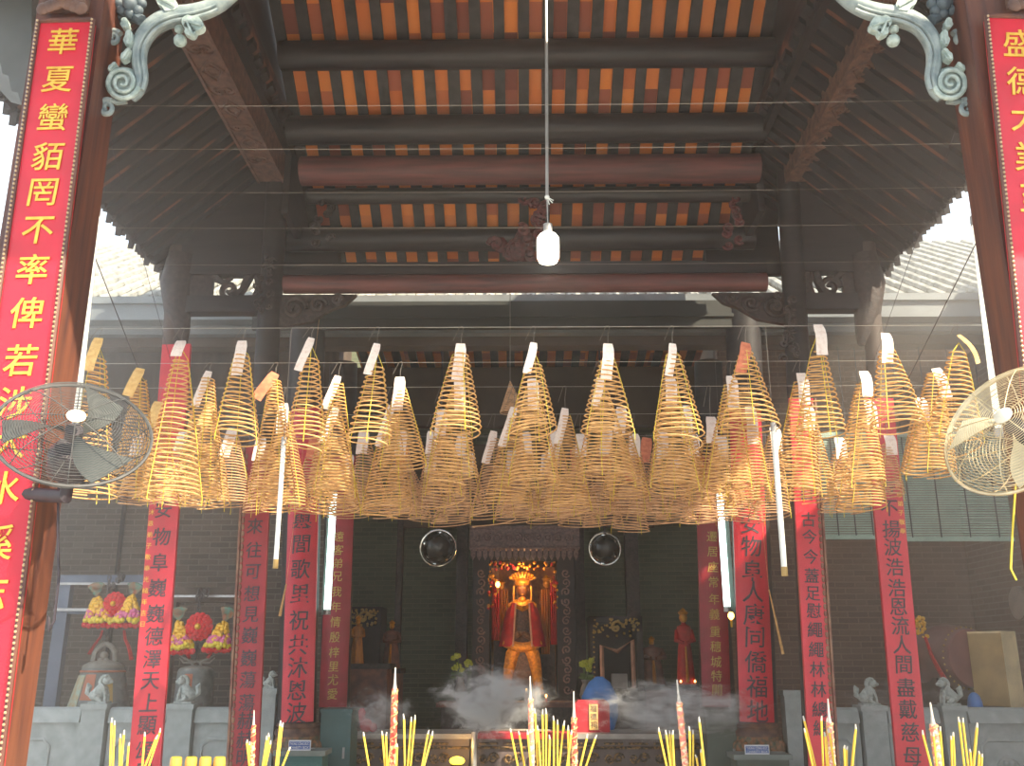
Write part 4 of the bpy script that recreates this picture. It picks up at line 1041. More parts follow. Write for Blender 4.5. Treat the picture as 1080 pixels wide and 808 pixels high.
# ================================================================== BELLS
def bell(px, topy, boty, wpx, Y, lb, big):
    t = at(px, topy, Y); b = at(px, boty, Y); R = size(wpx, px, (topy + boty) / 2, Y) / 2
    H = (t.z - b.z); z0 = t.z - H * 1.15
    root = thing('temple_bell', lb, 'bell', (t.x, Y, z0), 'temple bells on the left')
    k = 1.0
    if big: prof = [(R * 1.16, 0), (R * 1.1, H * .1), (R * .98, H * .4), (R * .86, H * .7), (R * .76, H * .94), (R * .72, H * 1.0)]
    else: prof = [(R * 1.06, 0), (R * 1.02, H * .1), (R * .98, H * .4), (R * .96, H * .8), (R * .93, H * 1.05), (R * .85, H * 1.12)]
    MB().lathe(prof, (t.x, Y, z0), 28).build('bell_body', M['bell_metal'], root, smooth=True)
    if big:
        MB().lathe([(R * .76, 0), (R * .72, H * .06), (R * .5, H * .13), (R * .2, H * .16)], (t.x, Y, z0 + H * .98), 24).build('crown', M['bell_cap'], root, smooth=True)
        m = MB(); m.tube([(t.x + R * .78 * math.cos(j * PI / 16), Y + R * .78 * math.sin(j * PI / 16), z0 + H * .9) for j in range(32)], .012, 5, closed=True); m.build('red_band', M['bell_red'], root, smooth=True)
    else:
        MB().lathe([(R * .9, 0), (R * .8, H * .06), (R * .5, H * .1), (R * .2, H * .12)], (t.x, Y, z0 + H * 1.08), 24).build('crown', M['bell_cap'], root, smooth=True)
    zt = z0 + H * 1.12
    m = MB()
    if big:
        m.tube([(t.x - R * .42, Y, zt), (t.x - R * .38, Y, zt + R * .35), (t.x - R * .2, Y, zt + R * .55), (t.x, Y, zt + R * .65), (t.x + R * .2, Y, zt + R * .55), (t.x + R * .38, Y, zt + R * .35), (t.x + R * .42, Y, zt)], R * .11, 8)
        m.ball((t.x, Y - .02, zt + R * .2), R * .16, n=10, m=7); m.ball((t.x - R * .1, Y - .02, zt + R * .02), R * .12, n=8, m=6); m.ball((t.x + R * .1, Y - .02, zt + R * .02), R * .12, n=8, m=6)
    else:
        for q in (-1, 1):
            m.tube([(t.x + q * R * .15, Y, zt), (t.x + q * R * .25, Y, zt + R * .35), (t.x + q * R * .6, Y, zt + R * .5), (t.x + q * R * .95, Y, zt + R * .7)], [R * .09, R * .08, R * .06, R * .03], 7)
            m.tube([(t.x + q * R * .3, Y, zt + R * .3), (t.x + q * R * .7, Y, zt + R * .3), (t.x + q * R * .95, Y, zt + R * .55)], [R * .06, R * .05, R * .03], 6)
        m.tube([(t.x - R * .2, Y, zt + R * .3), (t.x, Y, zt + R * .4), (t.x + R * .2, Y, zt + R * .3)], R * .07, 6)
    m.build('hanger', M['bell_cap'], root, smooth=True)
    def patch(a0, a1, h0, h1, rr, m_, nm):
        mb = MB(); n = 6
        def rad(h):
            for i in range(len(prof) - 1):
                if prof[i][1] <= h <= prof[i + 1][1]:
                    q = (h - prof[i][1]) / (prof[i + 1][1] - prof[i][1]); return prof[i][0] + (prof[i + 1][0] - prof[i][0]) * q
            return prof[-1][0]
        for i in range(n):
            for j in range(n):
                A = [math.radians(a0 + (a1 - a0) * (i + u) / n) for u in (0, 1)]; Hh = [h0 + (h1 - h0) * (j + v) / n for v in (0, 1)]
                f8 = []
                for rr_ in (rad(Hh[0]) + .002, rad(Hh[0]) + rr):
                    pass
                vs = []
                for hh in Hh:
                    for (aa, ex) in ((A[0], .0), (A[1], .0), (A[1], rr), (A[0], rr)):
                        r_ = rad(hh) + ex; vs.append((t.x + math.sin(aa) * r_, Y - math.cos(aa) * r_, z0 + hh))
                mb.hexa(vs)
        mb.build(nm, m_, root)
    if big:
        patch(-75, -22, H * .15, H * .82, .006, M['bell_cloud'], 'painted_clouds')
        patch(-18, 8, H * .3, H * .84, .010, M['bell_red'], 'red_plaque')
        patch(34, 48, H * .2, H * .74, .008, M['bell_gold'], 'gold_inscription')
    else:
        patch(-14, 10, H * .2, H * 1.0, .008, M['bell_red'], 'red_plaque')
    return root, t, R, zt
YBb = 10.8
r1, t1, R1, zt1 = bell(110, 696, 745, 56, YBb, 'large painted bronze bell with a red plaque, hanging at the far left', True)
r2, t2, R2, zt2 = bell(207, 704, 748, 40, YBb, 'small plain bronze bell with one red strip, hanging right of the large bell', False)
def frame(px_post, ytop, yrail, Y, xa, xb, lb, m_, post_=True):
    zt = at(xa, ytop, Y).z; a = at(xa, ytop, Y).x; b = at(xb, ytop, Y).x; zr = at(xa, yrail, Y).z
    root = thing('bell_frame', lb, 'frame', (a, Y, FZ), 'frames the bells hang from')
    if post_:
        w_ = size(13, xa, 650, Y); sh = at(px_post - 7, 745, Y).x - at(px_post, 605, Y).x
        MB().box((a, Y - .05, FZ), (a + w_, Y + .05, zt)).build('post', M[m_], root)
        MB().box((b - w_, Y - .05, FZ), (b, Y + .05, zt)).build('post', M[m_], root)
        MB().box((a, Y - .06, zt - .1), (b, Y + .06, zt)).build('top_beam', M[m_], root)
        MB().box((a, Y - .03, zr - .06), (b, Y + .03, zr)).build('cross_rail', M[m_], root)
    m = MB(); m.box((a, Y - .08, zt - .11), (b, Y - .062, zt - .085)); m.box((a, Y - .08, zr - .03), (b, Y - .062, zr)) if post_ else None
    m.build('metal_strip', M['grey_metal'], root)
    if not post_:
        MB().box((a, Y - .062, zt - .16), (b, Y + .05, zt)).build('top_beam', M['interior'], root)
        MB().box((a, Y - .05, FZ), (a + .1, Y + .05, zt)).build('post', M['interior'], root)
        MB().box((b - .1, Y - .05, FZ), (b, Y + .05, zt)).build('post', M['interior'], root)
frame(66, 607, 642, YBb + .05, 65, 176, 'blue-grey timber frame around the large bell', 'blue_frame')
frame(186, 620, 642, YBb + .05, 180, 262, 'dark frame with a bright metal strip above the small bell', 'interior', False)
def chain(p0, p1, lb):
    m = MB(); n = max(4, int((p0 - p1).length / .045))
    for k in range(n):
        c = p0.lerp(p1, (k + .5) / n); q = k % 2
        m.tube([c + Vector(((.018 * math.cos(j * PI / 4)) * (1 - q), .018 * math.cos(j * PI / 4) * q, .032 * math.sin(j * PI / 4))) for j in range(8)], .007, 5, closed=True)
    tag(m.build('chain', M['chain'], smooth=True, origin=p0), lb, 'chain', 'chains the bells hang from')
chain(Vector((t1.x, YBb - .12, at(120, 608, YBb).z)), Vector((t1.x, YBb, zt1 + R1 * .62)), 'dark chain holding the large bell')
chain(Vector((t2.x, YBb - .12, at(208, 622, YBb).z)), Vector((t2.x, YBb, zt2 + R2 * .4)), 'dark chain holding the small bell')
for cxp, lb in ((125, 'bunched dark chain knotted over the frame above the large bell'), (213, 'bunched dark chain knotted over the strip above the small bell')):
    m = MB(); c = at(cxp, 612 if cxp < 150 else 626, YBb - .14); rr = random.Random(cxp)
    for k in range(14):
        o = Vector((rr.uniform(-.06, .06), rr.uniform(-.02, .02), rr.uniform(-.07, .07))); a0 = rr.uniform(0, 3)
        m.tube([c + o + Vector((.026 * math.cos(j * PI / 4) * math.cos(a0), .026 * math.cos(j * PI / 4) * math.sin(a0), .03 * math.sin(j * PI / 4))) for j in range(8)], .007, 4, closed=True)
    tag(m.build('chain', M['chain'], smooth=True, origin=c), lb, 'chain')
def rosette(px, py, rpx, Y, lb):
    c = at(px, py, Y); R = size(rpx, px, py, Y); root = thing('red_rosette', lb, 'ornament', c, 'red cloth rosettes above the bells')
    m = MB()
    for ring, (n, rr, sz, dy) in enumerate([(14, .82, .26, 0), (11, .6, .26, -.02), (8, .38, .24, -.035)]):
        for k in range(n):
            an = 2 * PI * k / n + ring * .3
            m.ball(c + Vector((math.cos(an) * R * rr, dy, math.sin(an) * R * rr)), R * sz, n=8, m=5, sc=(1, .5, 1))
    m.build('petals', M['petal_red'], root, smooth=True)
    MB().ball(c + Vector((0, -.05, 0)), R * .24, n=10, m=6).build('centre', M['petal_gold'], root, smooth=True)
def flower_drop(px, py_top, py_bot, wpx, Y, lean, lb):
    """conical bunch of gold, pink and yellow artificial flowers with a peacock-feather top and a red bow"""
    a = at(px, py_top, Y); b = at(px + lean, py_bot, Y); W = size(wpx, px, py_bot, Y) / 2
    root = thing('flower_garland', lb, 'garland', b, 'pairs of flower garlands above the bells')
    ms = {'petal_gold': MB(), 'petal_yellow': MB(), 'petal_pink': MB()}; rr = random.Random(px)
    for k in range(190):
        t = rr.random() ** .7; p = a.lerp(b, t); w_ = W * (.15 + .85 * t); an = rr.uniform(PI, 2 * PI)
        key = 'petal_yellow' if t > .86 else ('petal_pink' if .55 < t < .86 and rr.random() < .6 else 'petal_gold')
        ms[key].ball(p + Vector((math.cos(an) * w_, math.sin(an) * w_ * .6 * (1 if rr.random() < .7 else .2), rr.uniform(-.01, .01))), rr.uniform(.018, .034), n=6, m=4)
    for k_, nm in (('petal_gold', 'gold_flowers'), ('petal_yellow', 'yellow_flowers'), ('petal_pink', 'pink_flowers')):
        if ms[k_].v: ms[k_].build(nm, M[k_], root, smooth=True)
    f = MB()
    for k in range(12):
        an = -.55 + 1.1 * k / 11 - lean * .05; L = size(14, px, py_top, Y); d = Vector((math.sin(an), 0, math.cos(an)))
        f.tube([a, a + d * L * .5, a + d * L], [.005, .012, .012], 5); f.ball(a + d * L, .02, n=7, m=5, sc=(1, .4, 1))
    f.build('feathers', M['petal_green'], root, smooth=True)
    g_ = MB()
    for q in range(7):
        g_.ball(b + Vector(((q - 3) * W * .33, -.02, -.03 - .01 * (q % 2))), .035, n=8, m=5, sc=(1, .6, 1))
    g_.build('red_fringe', M['petal_red'], root, smooth=True)
rosette(121, 637, 12, YBb - .15, 'red rosette with a gold centre above the large bell')
rosette(210, 661, 14, YBb - .15, 'red rosette with a gold centre above the small bell')
flower_drop(102, 630, 656, 30, YBb - .12, 3, 'gold and pink flower garland left of the rosette above the large bell')
flower_drop(139, 630, 656, 30, YBb - .12, -5, 'gold and pink flower garland right of the rosette above the large bell')
flower_drop(189, 656, 684, 24, YBb - .12, 3, 'gold and pink flower garland left of the rosette above the small bell')
flower_drop(236, 656, 682, 26, YBb - .12, -7, 'gold and pink flower garland right of the rosette above the small bell')
def ribbon(pts, Y, w_, lb):
    m = MB(); P_ = [at(x, y, Y) for x, y in pts]; m.tube(P_, [w_ * (.7 + .6 * (k / (len(P_) - 1))) for k in range(len(P_))], 6, flat=.35, up=(0, 1, 0))
    tag(m.build('red_ribbon', M['petal_red'], smooth=True, origin=P_[0]), lb, 'ribbon')
ribbon([(108, 665), (106, 672), (100, 680), (94, 690)], YBb - .34, .03, 'red ribbon hanging over the left shoulder of the large bell')
ribbon([(131, 665), (132, 674), (136, 683), (139, 696)], YBb - .34, .04, 'red ribbon hanging over the right shoulder of the large bell')
ribbon([(193, 684), (197, 690), (200, 694)], YBb - .1, .03, 'red ribbon at the left horn of the small bell')
ribbon([(226, 684), (222, 690), (219, 694)], YBb - .1, .03, 'red ribbon at the right horn of the small bell')

# ================================================================== RIGHT BAY: drum, blinds, box, dish
def drum():
    Y = 10.9; c = at(1000, 694, Y); R = size(33, 1000, 694, Y)
    root = thing('temple_drum', 'large dusky red barrel drum behind the balustrade at the right', 'drum', c)
    ax = Vector((.35, -1, 0)).normalized()
    MB().lathe([(R * .86, -.34), (R * .98, -.2), (R * 1.05, 0), (R * .98, .2), (R * .86, .34)], c, 30, axis=ax).build('barrel', M['drum_body'], root, smooth=True)
    MB().lathe([(R * .88, .33), (R * .86, .345), (R * .5, .352), (R * .1, .355)], c, 30, axis=ax).build('drum_head', M['drum_skin'], root, smooth=True)
    Q = ax.to_track_quat('Z', 'Y').to_matrix(); m = MB()
    for k in range(30):
        an = 2 * PI * k / 30; m.ball(c + Q @ Vector((math.cos(an) * R * .93, math.sin(an) * R * .93, .28)), .012, n=6, m=4)
    m.build('studs', M['bell_gold'], root)
    s = MB(); z = c.z - R * 1.0
    for q in (-1, 1):
        s.box((c.x + q * R * .6 - .05, Y - .25, FZ), (c.x + q * R * .6 + .05, Y + .25, z + .14))
    s.box((c.x - R * .75, Y - .2, z - .08), (c.x + R * .75, Y + .2, z + .02)); s.build('stand', M['panel_wood'], root)
drum()
ribbon([(976, 672), (982, 690), (990, 706), (996, 716)], 10.52, .045, 'red ribbon slanting down in front of the drum')
m = MB(); rr = random.Random(3); c = at(971, 662, 10.52)
for k in range(46):
    t = rr.random(); m.ball(c + Vector((rr.uniform(-1, 1) * .07 * (1.1 - t * .6), rr.uniform(-.03, .03), -.1 + t * .22)), rr.uniform(.012, .024), n=6, m=4)
tag(m.build('gilt_flower_spray', M['petal_gold'], smooth=True, origin=c), 'small gilt flower spray beside the rightmost red board, above the drum ribbon', 'ornament')

def blind(xa, xb, ya, yb, Y, lb):
    a = at(xa, ya, Y); b = at(xb, yb, Y); root = thing('slat_blind', lb, 'blind', ((a.x + b.x) / 2, Y, b.z), 'green slatted blinds on the right')
    z1, z0 = max(a.z, b.z), min(a.z, b.z); m = MB(); z = z0
    while z < z1:
        m.box((a.x, Y - .006, z), (b.x, Y + .006, z + .017)); z += .026
    m.build('slats', M['blind'], root)
    c = MB(); n = 3
    for k in range(n + 1):
        x = a.x + (b.x - a.x) * (k + .5) / (n + 1); c.tube([(x, Y - .02, EZ - .4), (x, Y - .02, z0)], .007, 5)
    c.build('cords', M['fan_body'], root)
    MB().box((a.x, Y - .02, z0 - .04), (b.x, Y + .02, z0)).build('bottom_rail', M['blind'], root)
    MB().box((a.x, Y - .03, z1), (b.x, Y + .03, z1 + .06)).build('head_rail', M['blind'], root)
blind(935, 1069, 462, 567, 10.42, 'wide green slatted blind right of the rightmost red board')
blind(848, 930, 462, 565, 10.44, 'narrow green slatted blind left of the rightmost red board')
def box_thing():
    Y = 10.4; a = at(1034, 735, Y); b = at(1070, 668, Y); root = thing('tall_box', 'tall cream and tan box standing behind the balustrade at the far right', 'box', (a.x, Y, a.z))
    x0_, x1_ = a.x, b.x; m_ = x0_ + (x1_ - x0_) * .5; z0, z1 = FZ + .55, b.z
    MB().prism([(m_, Y - .16, z0), (x1_, Y - .02, z0), (x1_, Y - .02, z1), (m_, Y - .16, z1)], (.0, .02, 0)).build('front_face', M['box_cream'], root)
    MB().prism([(x0_, Y + .12, z0), (m_, Y - .16, z0), (m_, Y - .16, z1), (x0_, Y + .12, z1)], (.02, .02, 0)).build('side_face', M['box_tan'], root)
    MB().prism([(x0_, Y + .12, z1), (m_, Y - .16, z1), (x1_, Y - .02, z1), (x0_ + (x1_ - m_), Y + .26, z1)], (0, 0, .02)).build('lid', M['box_cream'], root)
    MB().prism([(x0_, Y + .12, z0), (m_, Y - .16, z0), (x1_, Y - .02, z0), (x0_ + (x1_ - m_), Y + .26, z0)], (0, 0, .02)).build('bottom', M['box_tan'], root)
    t = thing('side_table', 'dark table under the tall cream box', 'table', (a.x, Y, FZ))
    MB().box((x0_ - .2, Y - .3, z0 - .05), (x1_ + .3, Y + .4, z0)).build('tabletop', M['dark_wood'], t)
    for dx in (x0_ - .15, x1_ + .22):
        for dy in (-.26, .34): MB().box((dx, Y + dy - .03, FZ), (dx + .06, Y + dy + .03, z0 - .05)).build('leg', M['dark_wood'], t)
box_thing()
c = at(1063, 636, 12.3); c = Vector((min(c.x, 4.95), at(1063, 636, 10.9).y, 0))
c = at(1063, 636, 10.2); R = size(19, 1063, 636, 10.2)
m = MB(); c = at(1063, 636, 11.35); m.lathe([(R, 0), (R, .04), (R * .85, .05)], Vector((5.76, c.y, c.z)), 24, axis=(-1, 0, 0))
o = m.build('round_dish', M['clock'], smooth=True, origin=(5.76, c.y, c.z)); tag(o, 'pale round dish-shaped wall plate on the brick at the far right', 'wall plate')
c = at(895, 743, 10.3); p = at(1028, 740, 10.2)
m = MB(); m.lathe([(.075, 0), (.07, .05), (.055, .10), (.03, .13), (.01, .14)], Vector((p.x, p.y, p.z - .05)), 18); 
m.lathe([(.02, 0), (.02, .01)], Vector((p.x, p.y, p.z - .05)), 8)
tag(m.build('blue_basin', M['plastic_blue'], smooth=True, origin=(p.x, p.y, p.z - .05)), 'upturned blue plastic basin peeping over the balustrade at the right', 'basin')
tag(MB().box((p.x - .3, p.y - .12, FZ), (p.x + .3, p.y + .2, p.z - .05)).build('low_cabinet', M['dark_wood'], origin=(p.x, p.y, FZ)), 'dark low cabinet under the blue basin behind the balustrade', 'cabinet')

# ================================================================== ALTAR ROOM
YA = 14.6
def px_box(x0_, y0_, x1_, y1_, Y, d, m_=None, mb=None):
    a = at(x0_, y0_, Y); b = at(x1_, y1_, Y); mb = mb or MB()
    zz0, zz1 = min(a.z, b.z), max(a.z, b.z)
    mb.box((a.x, Y, zz0), (b.x, Y + d, zz1)); return mb
sh = thing('main_shrine', 'dark carved shrine with a canopy around the golden goddess', 'shrine', at(550, 760, YA))
zf = FZ
a = at(497, 760, YA); b = at(605, 560, YA)
# side walls, back, base, carved pilasters
xs0, xs1 = a.x, b.x; zc1 = at(550, 592, YA).z; zc0 = at(550, 560, YA).z
i0 = at(516, 650, YA).x; i1 = at(588, 650, YA).x
zb_ = at(550, 735, YA).z
MB().box((xs0, YA, zf), (xs1, YA + 1.2, zb_)).build('base', M['carved_dark'], sh)
m = MB(); m.box((xs0, YA, zb_), (i0, YA + 1.2, zc1)); m.box((i1, YA, zb_), (xs1, YA + 1.2, zc1)); m.box((xs0, YA, zc1), (xs1, YA + 1.2, zc1 + .5)); m.build('casing', M['dark_wood'], sh)
MB().box((i0, YA + 1.0, zb_), (i1, YA + 1.1, zc1)).build('niche_back', M['niche_back'], sh)
can = MB(); ca = at(495, 590, YA - .35); cb = at(611, 556, YA - .35)
can.box((ca.x, YA - .35, ca.z + .16), (cb.x, YA + .1, cb.z)); can.build('canopy', M['purple_grey'], sh)
fr = MB(); x = ca.x + .02
while x < cb.x - .05:
    fr.prism([(x, YA - .36, ca.z + .16), (x + .07, YA - .36, ca.z + .16), (x + .07, YA - .36, ca.z + .05), (x + .035, YA - .36, ca.z - .02), (x, YA - .36, ca.z + .05)], (0, .03, 0)); x += .09
fr.build('canopy_fringe', M['purple_grey'], sh)
rl = MB(); rr = random.Random(9)
x = ca.x + .12
while x < cb.x - .08:
    rl.tube(volute(x, (ca.z + .16 + cb.z) / 2, .07, YA - .36, 1.5, rr.choice((-1, 1)), rr.uniform(0, 6), 14), .016, 5); x += .15
rl.tube([(ca.x, YA - .36, cb.z), (cb.x, YA - .36, cb.z)], .025, 6); rl.tube([(ca.x, YA - .36, ca.z + .17), (cb.x, YA - .36, ca.z + .17)], .025, 6)
rl.build('canopy_carving', M['purple_grey'], sh, smooth=True)
gf = MB(); zt_ = zc1
rr = random.Random(4)
for k in range(90):          # gilt flowers round the opening
    s_ = rr.random()
    if s_ < .3: p = (i0 + rr.uniform(-.02, .1), YA - .02, zt_ - rr.random() * .75)
    elif s_ < .6: p = (i1 - rr.uniform(-.02, .1), YA - .02, zt_ - rr.random() * .75)
    else: p = (i0 + rr.random() * (i1 - i0), YA - .02, zt_ - .02 - rr.random() * .1)
    gf.ball(p, rr.uniform(.014, .03), n=7, m=5, mi=rr.choice((0, 0, 1)))
gf.build('gilt_border', [M['statue_gold'], M['robe_red']], sh, smooth=True)
for q, lbq in ((0, ''), (1, '')):
    xx = (xs0 + i0) / 2 if q == 0 else (xs1 + i1) / 2
    cp = MB(); z = zb_ + .1; k = 0
    while z < zc1 - .1:
        cp.tube(volute(xx, z, .07, YA - .02, 1.3, 1 if k % 2 else -1, k, 10), .014, 5); z += .14; k += 1
    cp.build('carved_pilaster', M['purple_grey'], sh, smooth=True)
# drapes inside
def drape(xa, xb, ya, yb, Y, m_, nm, parent):
    a = at(xa, ya, Y); b = at(xb, yb, Y); n = 22; vs = []; fs = []
    for i in range(n + 1):
        t = i / n; x = a.x + (b.x - a.x) * t; y = Y + .03 * math.sin(t * 22)
        vs += [(x, y, a.z), (x, y, b.z), (x, y + .012, b.z), (x, y + .012, a.z)]
    for i in range(n):
        o = i * 4
        for j in range(4): fs.append((o + j, o + 4 + j, o + 4 + (j + 1) % 4, o + (j + 1) % 4))
    MB().add(vs, fs).build(nm, M[m_], parent, smooth=True)
drape(519, 527, 612, 675, YA + .3, 'robe_red', 'curtain', sh); drape(580, 588, 612, 680, YA + .3, 'robe_red', 'curtain', sh)
drape(527, 536, 622, 675, YA + .45, 'gold_cloth', 'curtain', sh); drape(570, 580, 622, 690, YA + .45, 'gold_cloth', 'curtain', sh)

def goddess():
    Y = YA + .35
    def P(x, y, dy=0): return at(x, y, Y + dy)
    def S(n): return size(n, 550, 650, Y)
    root = thing('goddess_statue', 'golden goddess figure in a red cape in the lit niche of the main shrine', 'statue', P(550, 735))
    m = MB()
    # one body: skirts, torso, shoulders, neck
    m.lathe([(S(17), 0), (S(17), S(12)), (S(14), S(42)), (S(11), S(60)), (S(12), S(75)), (S(14), S(88)), (S(11), S(96)), (S(5), S(101)), (S(4), S(106))], P(550, 735), 22, sy=.6)
    for q in (-1, 1):      # sleeves brought together in front
        m.tube([P(550 + q * 12, 646), P(550 + q * 15, 662, -.06), P(550 + q * 10, 673, -.16), P(550 + q * 2, 668, -.22)], [S(5), S(5.5), S(4.5), S(2.8)], 10)
    m.build('body', M['armour'], root, smooth=True)
    h = MB(); h.ball(P(551, 622, -.02), S(7), n=14, m=10, sc=(.9, .9, 1.15)); h.ball(P(551, 623, -.09), S(1.4), n=6, m=5, sc=(.8, 1, 1.3))
    for q in (-1, 1): h.ball(P(551 + q * 6.6, 623, -.02), S(1.8), n=6, m=5, sc=(.5, 1, 1.4))
    hd_ = h.build('head', M['face'], root, smooth=True)
    f = MB()
    for q in (-1, 1): f.ball(P(551 + q * 2.6, 620.5, -.105), S(1.0), n=6, m=4, sc=(1.2, .5, .7))
    f.ball(P(551, 627, -.10), S(1.3), n=6, m=4, sc=(1.3, .5, .5)); f.build('face_features', M['statue_gold'], hd_)
    cr = MB(); cr.lathe([(S(8), 0), (S(9), S(3)), (S(8), S(6)), (S(4), S(8))], P(551, 618), 16)
    for k in range(9):
        an = -1.0 + 2.0 * k / 8; cr.tube([P(551, 616), P(551 + 15 * math.sin(an), 616 - 12 * math.cos(an))], [S(1.6), S(1.2)], 5); cr.ball(P(551 + 15 * math.sin(an), 616 - 12 * math.cos(an)), S(2), n=7, m=5)
    for q in (-1, 1): cr.tube([P(551 + q * 9, 618, -.05), P(551 + q * 9.5, 628, -.06), P(551 + q * 8, 640, -.08)], S(1.3), 5)
    cr.build('crown', M['statue_gold'], hd_, smooth=True)
    cl = MB(); cl.tube([P(538, 640, -.1), P(545, 637, -.17), P(551, 640, -.2), P(557, 637, -.17), P(564, 640, -.1)], [S(4), S(5), S(5.5), S(5), S(4)], 8); cl.ball(P(551, 634, -.16), S(5), n=10, m=6); cl.build('gold_collar', M['statue_gold'], root, smooth=True)
    for q in (-1, 1):      # cape halves hanging from the shoulders
        c = MB(); n = 10; A = []; 
        for i in range(n + 1):
            t = i / n; y = 636 + 46 * t; xi = 551 + q * (7 + 3 * t); xo = 551 + q * (13 + 12 * t ** .7)
            A.append((P(xi, y, -.27 + .02 * math.sin(t * 9)), P(xo, y, -.10)))
        vs = []; fs = []
        for a_, b_2 in A: mid = (a_ + b_2) / 2 + Vector((0, -.06, 0)); vs += [a_, mid, b_2, b_2 + Vector((0, .03, 0)), mid + Vector((0, .03, 0)), a_ + Vector((0, .03, 0))]
        for i in range(n):
            for j in range(6): fs.append((i * 6 + j, i * 6 + (j + 1) % 6, i * 6 + 6 + (j + 1) % 6, i * 6 + 6 + j))
        c.add(vs, fs); c.build('red_cape', M['robe_red'], root, smooth=True)
        tr = MB(); tr.tube([a_ + Vector((0, -.01, 0)) for a_, _ in A], S(1), 5); tr.build('cape_trim', M['robe_trim'], root)
        g_ = MB()          # yellow sash ends parting below the waist
        g_.tube([P(551 + q * 4, 679, -.2), P(551 + q * 11, 690, -.16), P(551 + q * 14, 704, -.12), P(551 + q * 16, 720, -.1), P(551 + q * 17, 733, -.1)], [S(5), S(7), S(6), S(5), S(6)], 9, flat=.45, up=(1, 0, 0))
        g_.build('yellow_sash', M['statue_gold'], root, smooth=True)
    w_ = MB(); w_.tube([P(532, 678, -.14), P(542, 682, -.2), P(551, 683, -.22), P(560, 682, -.2), P(570, 678, -.14)], [S(4), S(5), S(5), S(5), S(4)], 8); w_.build('gold_waistband', M['statue_gold'], root, smooth=True)
goddess()
def figure(px, ytop, ybot, wpx, Y, robe, lb, extra=None, s=1):
    def P(x, y, dy=0): return at(x, y, Y + dy)
    h = P(px, ytop).z - P(px, ybot).z; R = size(wpx, px, ytop, Y) / 2; base = P(px, ybot)
    root = thing('shrine_figure', lb, 'statue', base)
    m = MB(); m.lathe([(R * 1.0, 0), (R * .95, h * .08), (R * .72, h * .45), (R * .62, h * .55), (R * .82, h * .7), (R * .7, h * .77), (R * .25, h * .8), (R * .2, h * .84)], base, 16, sy=.65)
    for q in (-1, 1): m.tube([base + Vector((q * R * .7, 0, h * .72)), base + Vector((q * R * .9, -R * .4, h * .58)), base + Vector((q * R * .2, -R * .8, h * .55))], [R * .25, R * .26, R * .16], 8)
    m.build('body', M[robe], root, smooth=True)
    MB().ball(base + Vector((0, 0, h * .89)), h * .065, n=12, m=8, sc=(.9, .9, 1.1)).build('head', M['statue_gold'], root, smooth=True)
    MB().lathe([(h * .055, 0), (h * .075, h * .03), (h * .03, h * .07), (h * .01, h * .09)], base + Vector((0, 0, h * .93)), 12).build('headdress', M['statue_gold'], root, smooth=True)
    MB().tube([base + Vector((0, -R * .68, h * .5)), base + Vector((0, -R * .85, h * .25)), base + Vector((0, -R * .9, h * .03))], [R * .2, R * .28, R * .32], 8, flat=.5).build('front_panel', M['gold_cloth'], root, smooth=True)
    return root, base
def plinth(px, y0_, wpx, Y, lb, m_='carved_dark'):
    p = at(px, y0_, Y); W = size(wpx, px, y0_, Y) / 2; root = thing('altar_stand', lb, 'altar', (p.x, Y, FZ))
    MB().box((p.x - W, Y - .3, p.z - .07), (p.x + W, Y + .3, p.z)).build('top', M[m_], root)
    MB().box((p.x - W * .88, Y - .25, FZ + .1), (p.x + W * .88, Y + .25, p.z - .07)).build('body', M['altar_red'], root)
    MB().box((p.x - W * .95, Y - .28, FZ), (p.x + W * .95, Y + .28, FZ + .1)).build('base', M[m_], root)
figure(529, 612, 676, 14, YA + .62, 'gold_cloth', 'small gilded attendant to the left behind the goddess in the niche'); 
figure(577, 608, 676, 14, YA + .62, 'gold_cloth', 'small gilded attendant to the right behind the goddess in the niche')
for px, yb, y, lb in ((529, 676, 0, 'left'), (577, 676, 0, 'right')):
    p = at(px, yb, YA + .62); tag(MB().box((p.x - .12, YA + .5, zb_), (p.x + .12, YA + .76, p.z)).build('attendant_plinth', M['carved_dark'], origin=(p.x, YA + .6, zb_)), 'dark plinth under the %s gilded attendant in the niche' % lb, 'plinth')
figure(376, 650, 700, 15, 14.0, 'gold_cloth', 'orange robed figure in the dark shrine left of the altar room'); plinth(385, 700, 60, 14.05, 'dark altar stand under the orange robed figure at the left')
figure(412, 655, 705, 20, 14.8, 'altar_red', 'dim brown figure standing right of the orange robed one at the left'); plinth(412, 705, 26, 14.8, 'low dark stand under the dim brown figure at the left')
figure(724, 643, 722, 20, 14.0, 'robe_red', 'tall red and gold robed figure in the shrine right of the altar'); plinth(722, 722, 34, 14.05, 'dark altar stand under the tall red robed figure')
figure(689, 672, 722, 26, 14.6, 'altar_red', 'dim red seated figure between the small shrine and the tall red figure'); plinth(690, 722, 26, 14.6, 'low dark stand under the dim red figure')
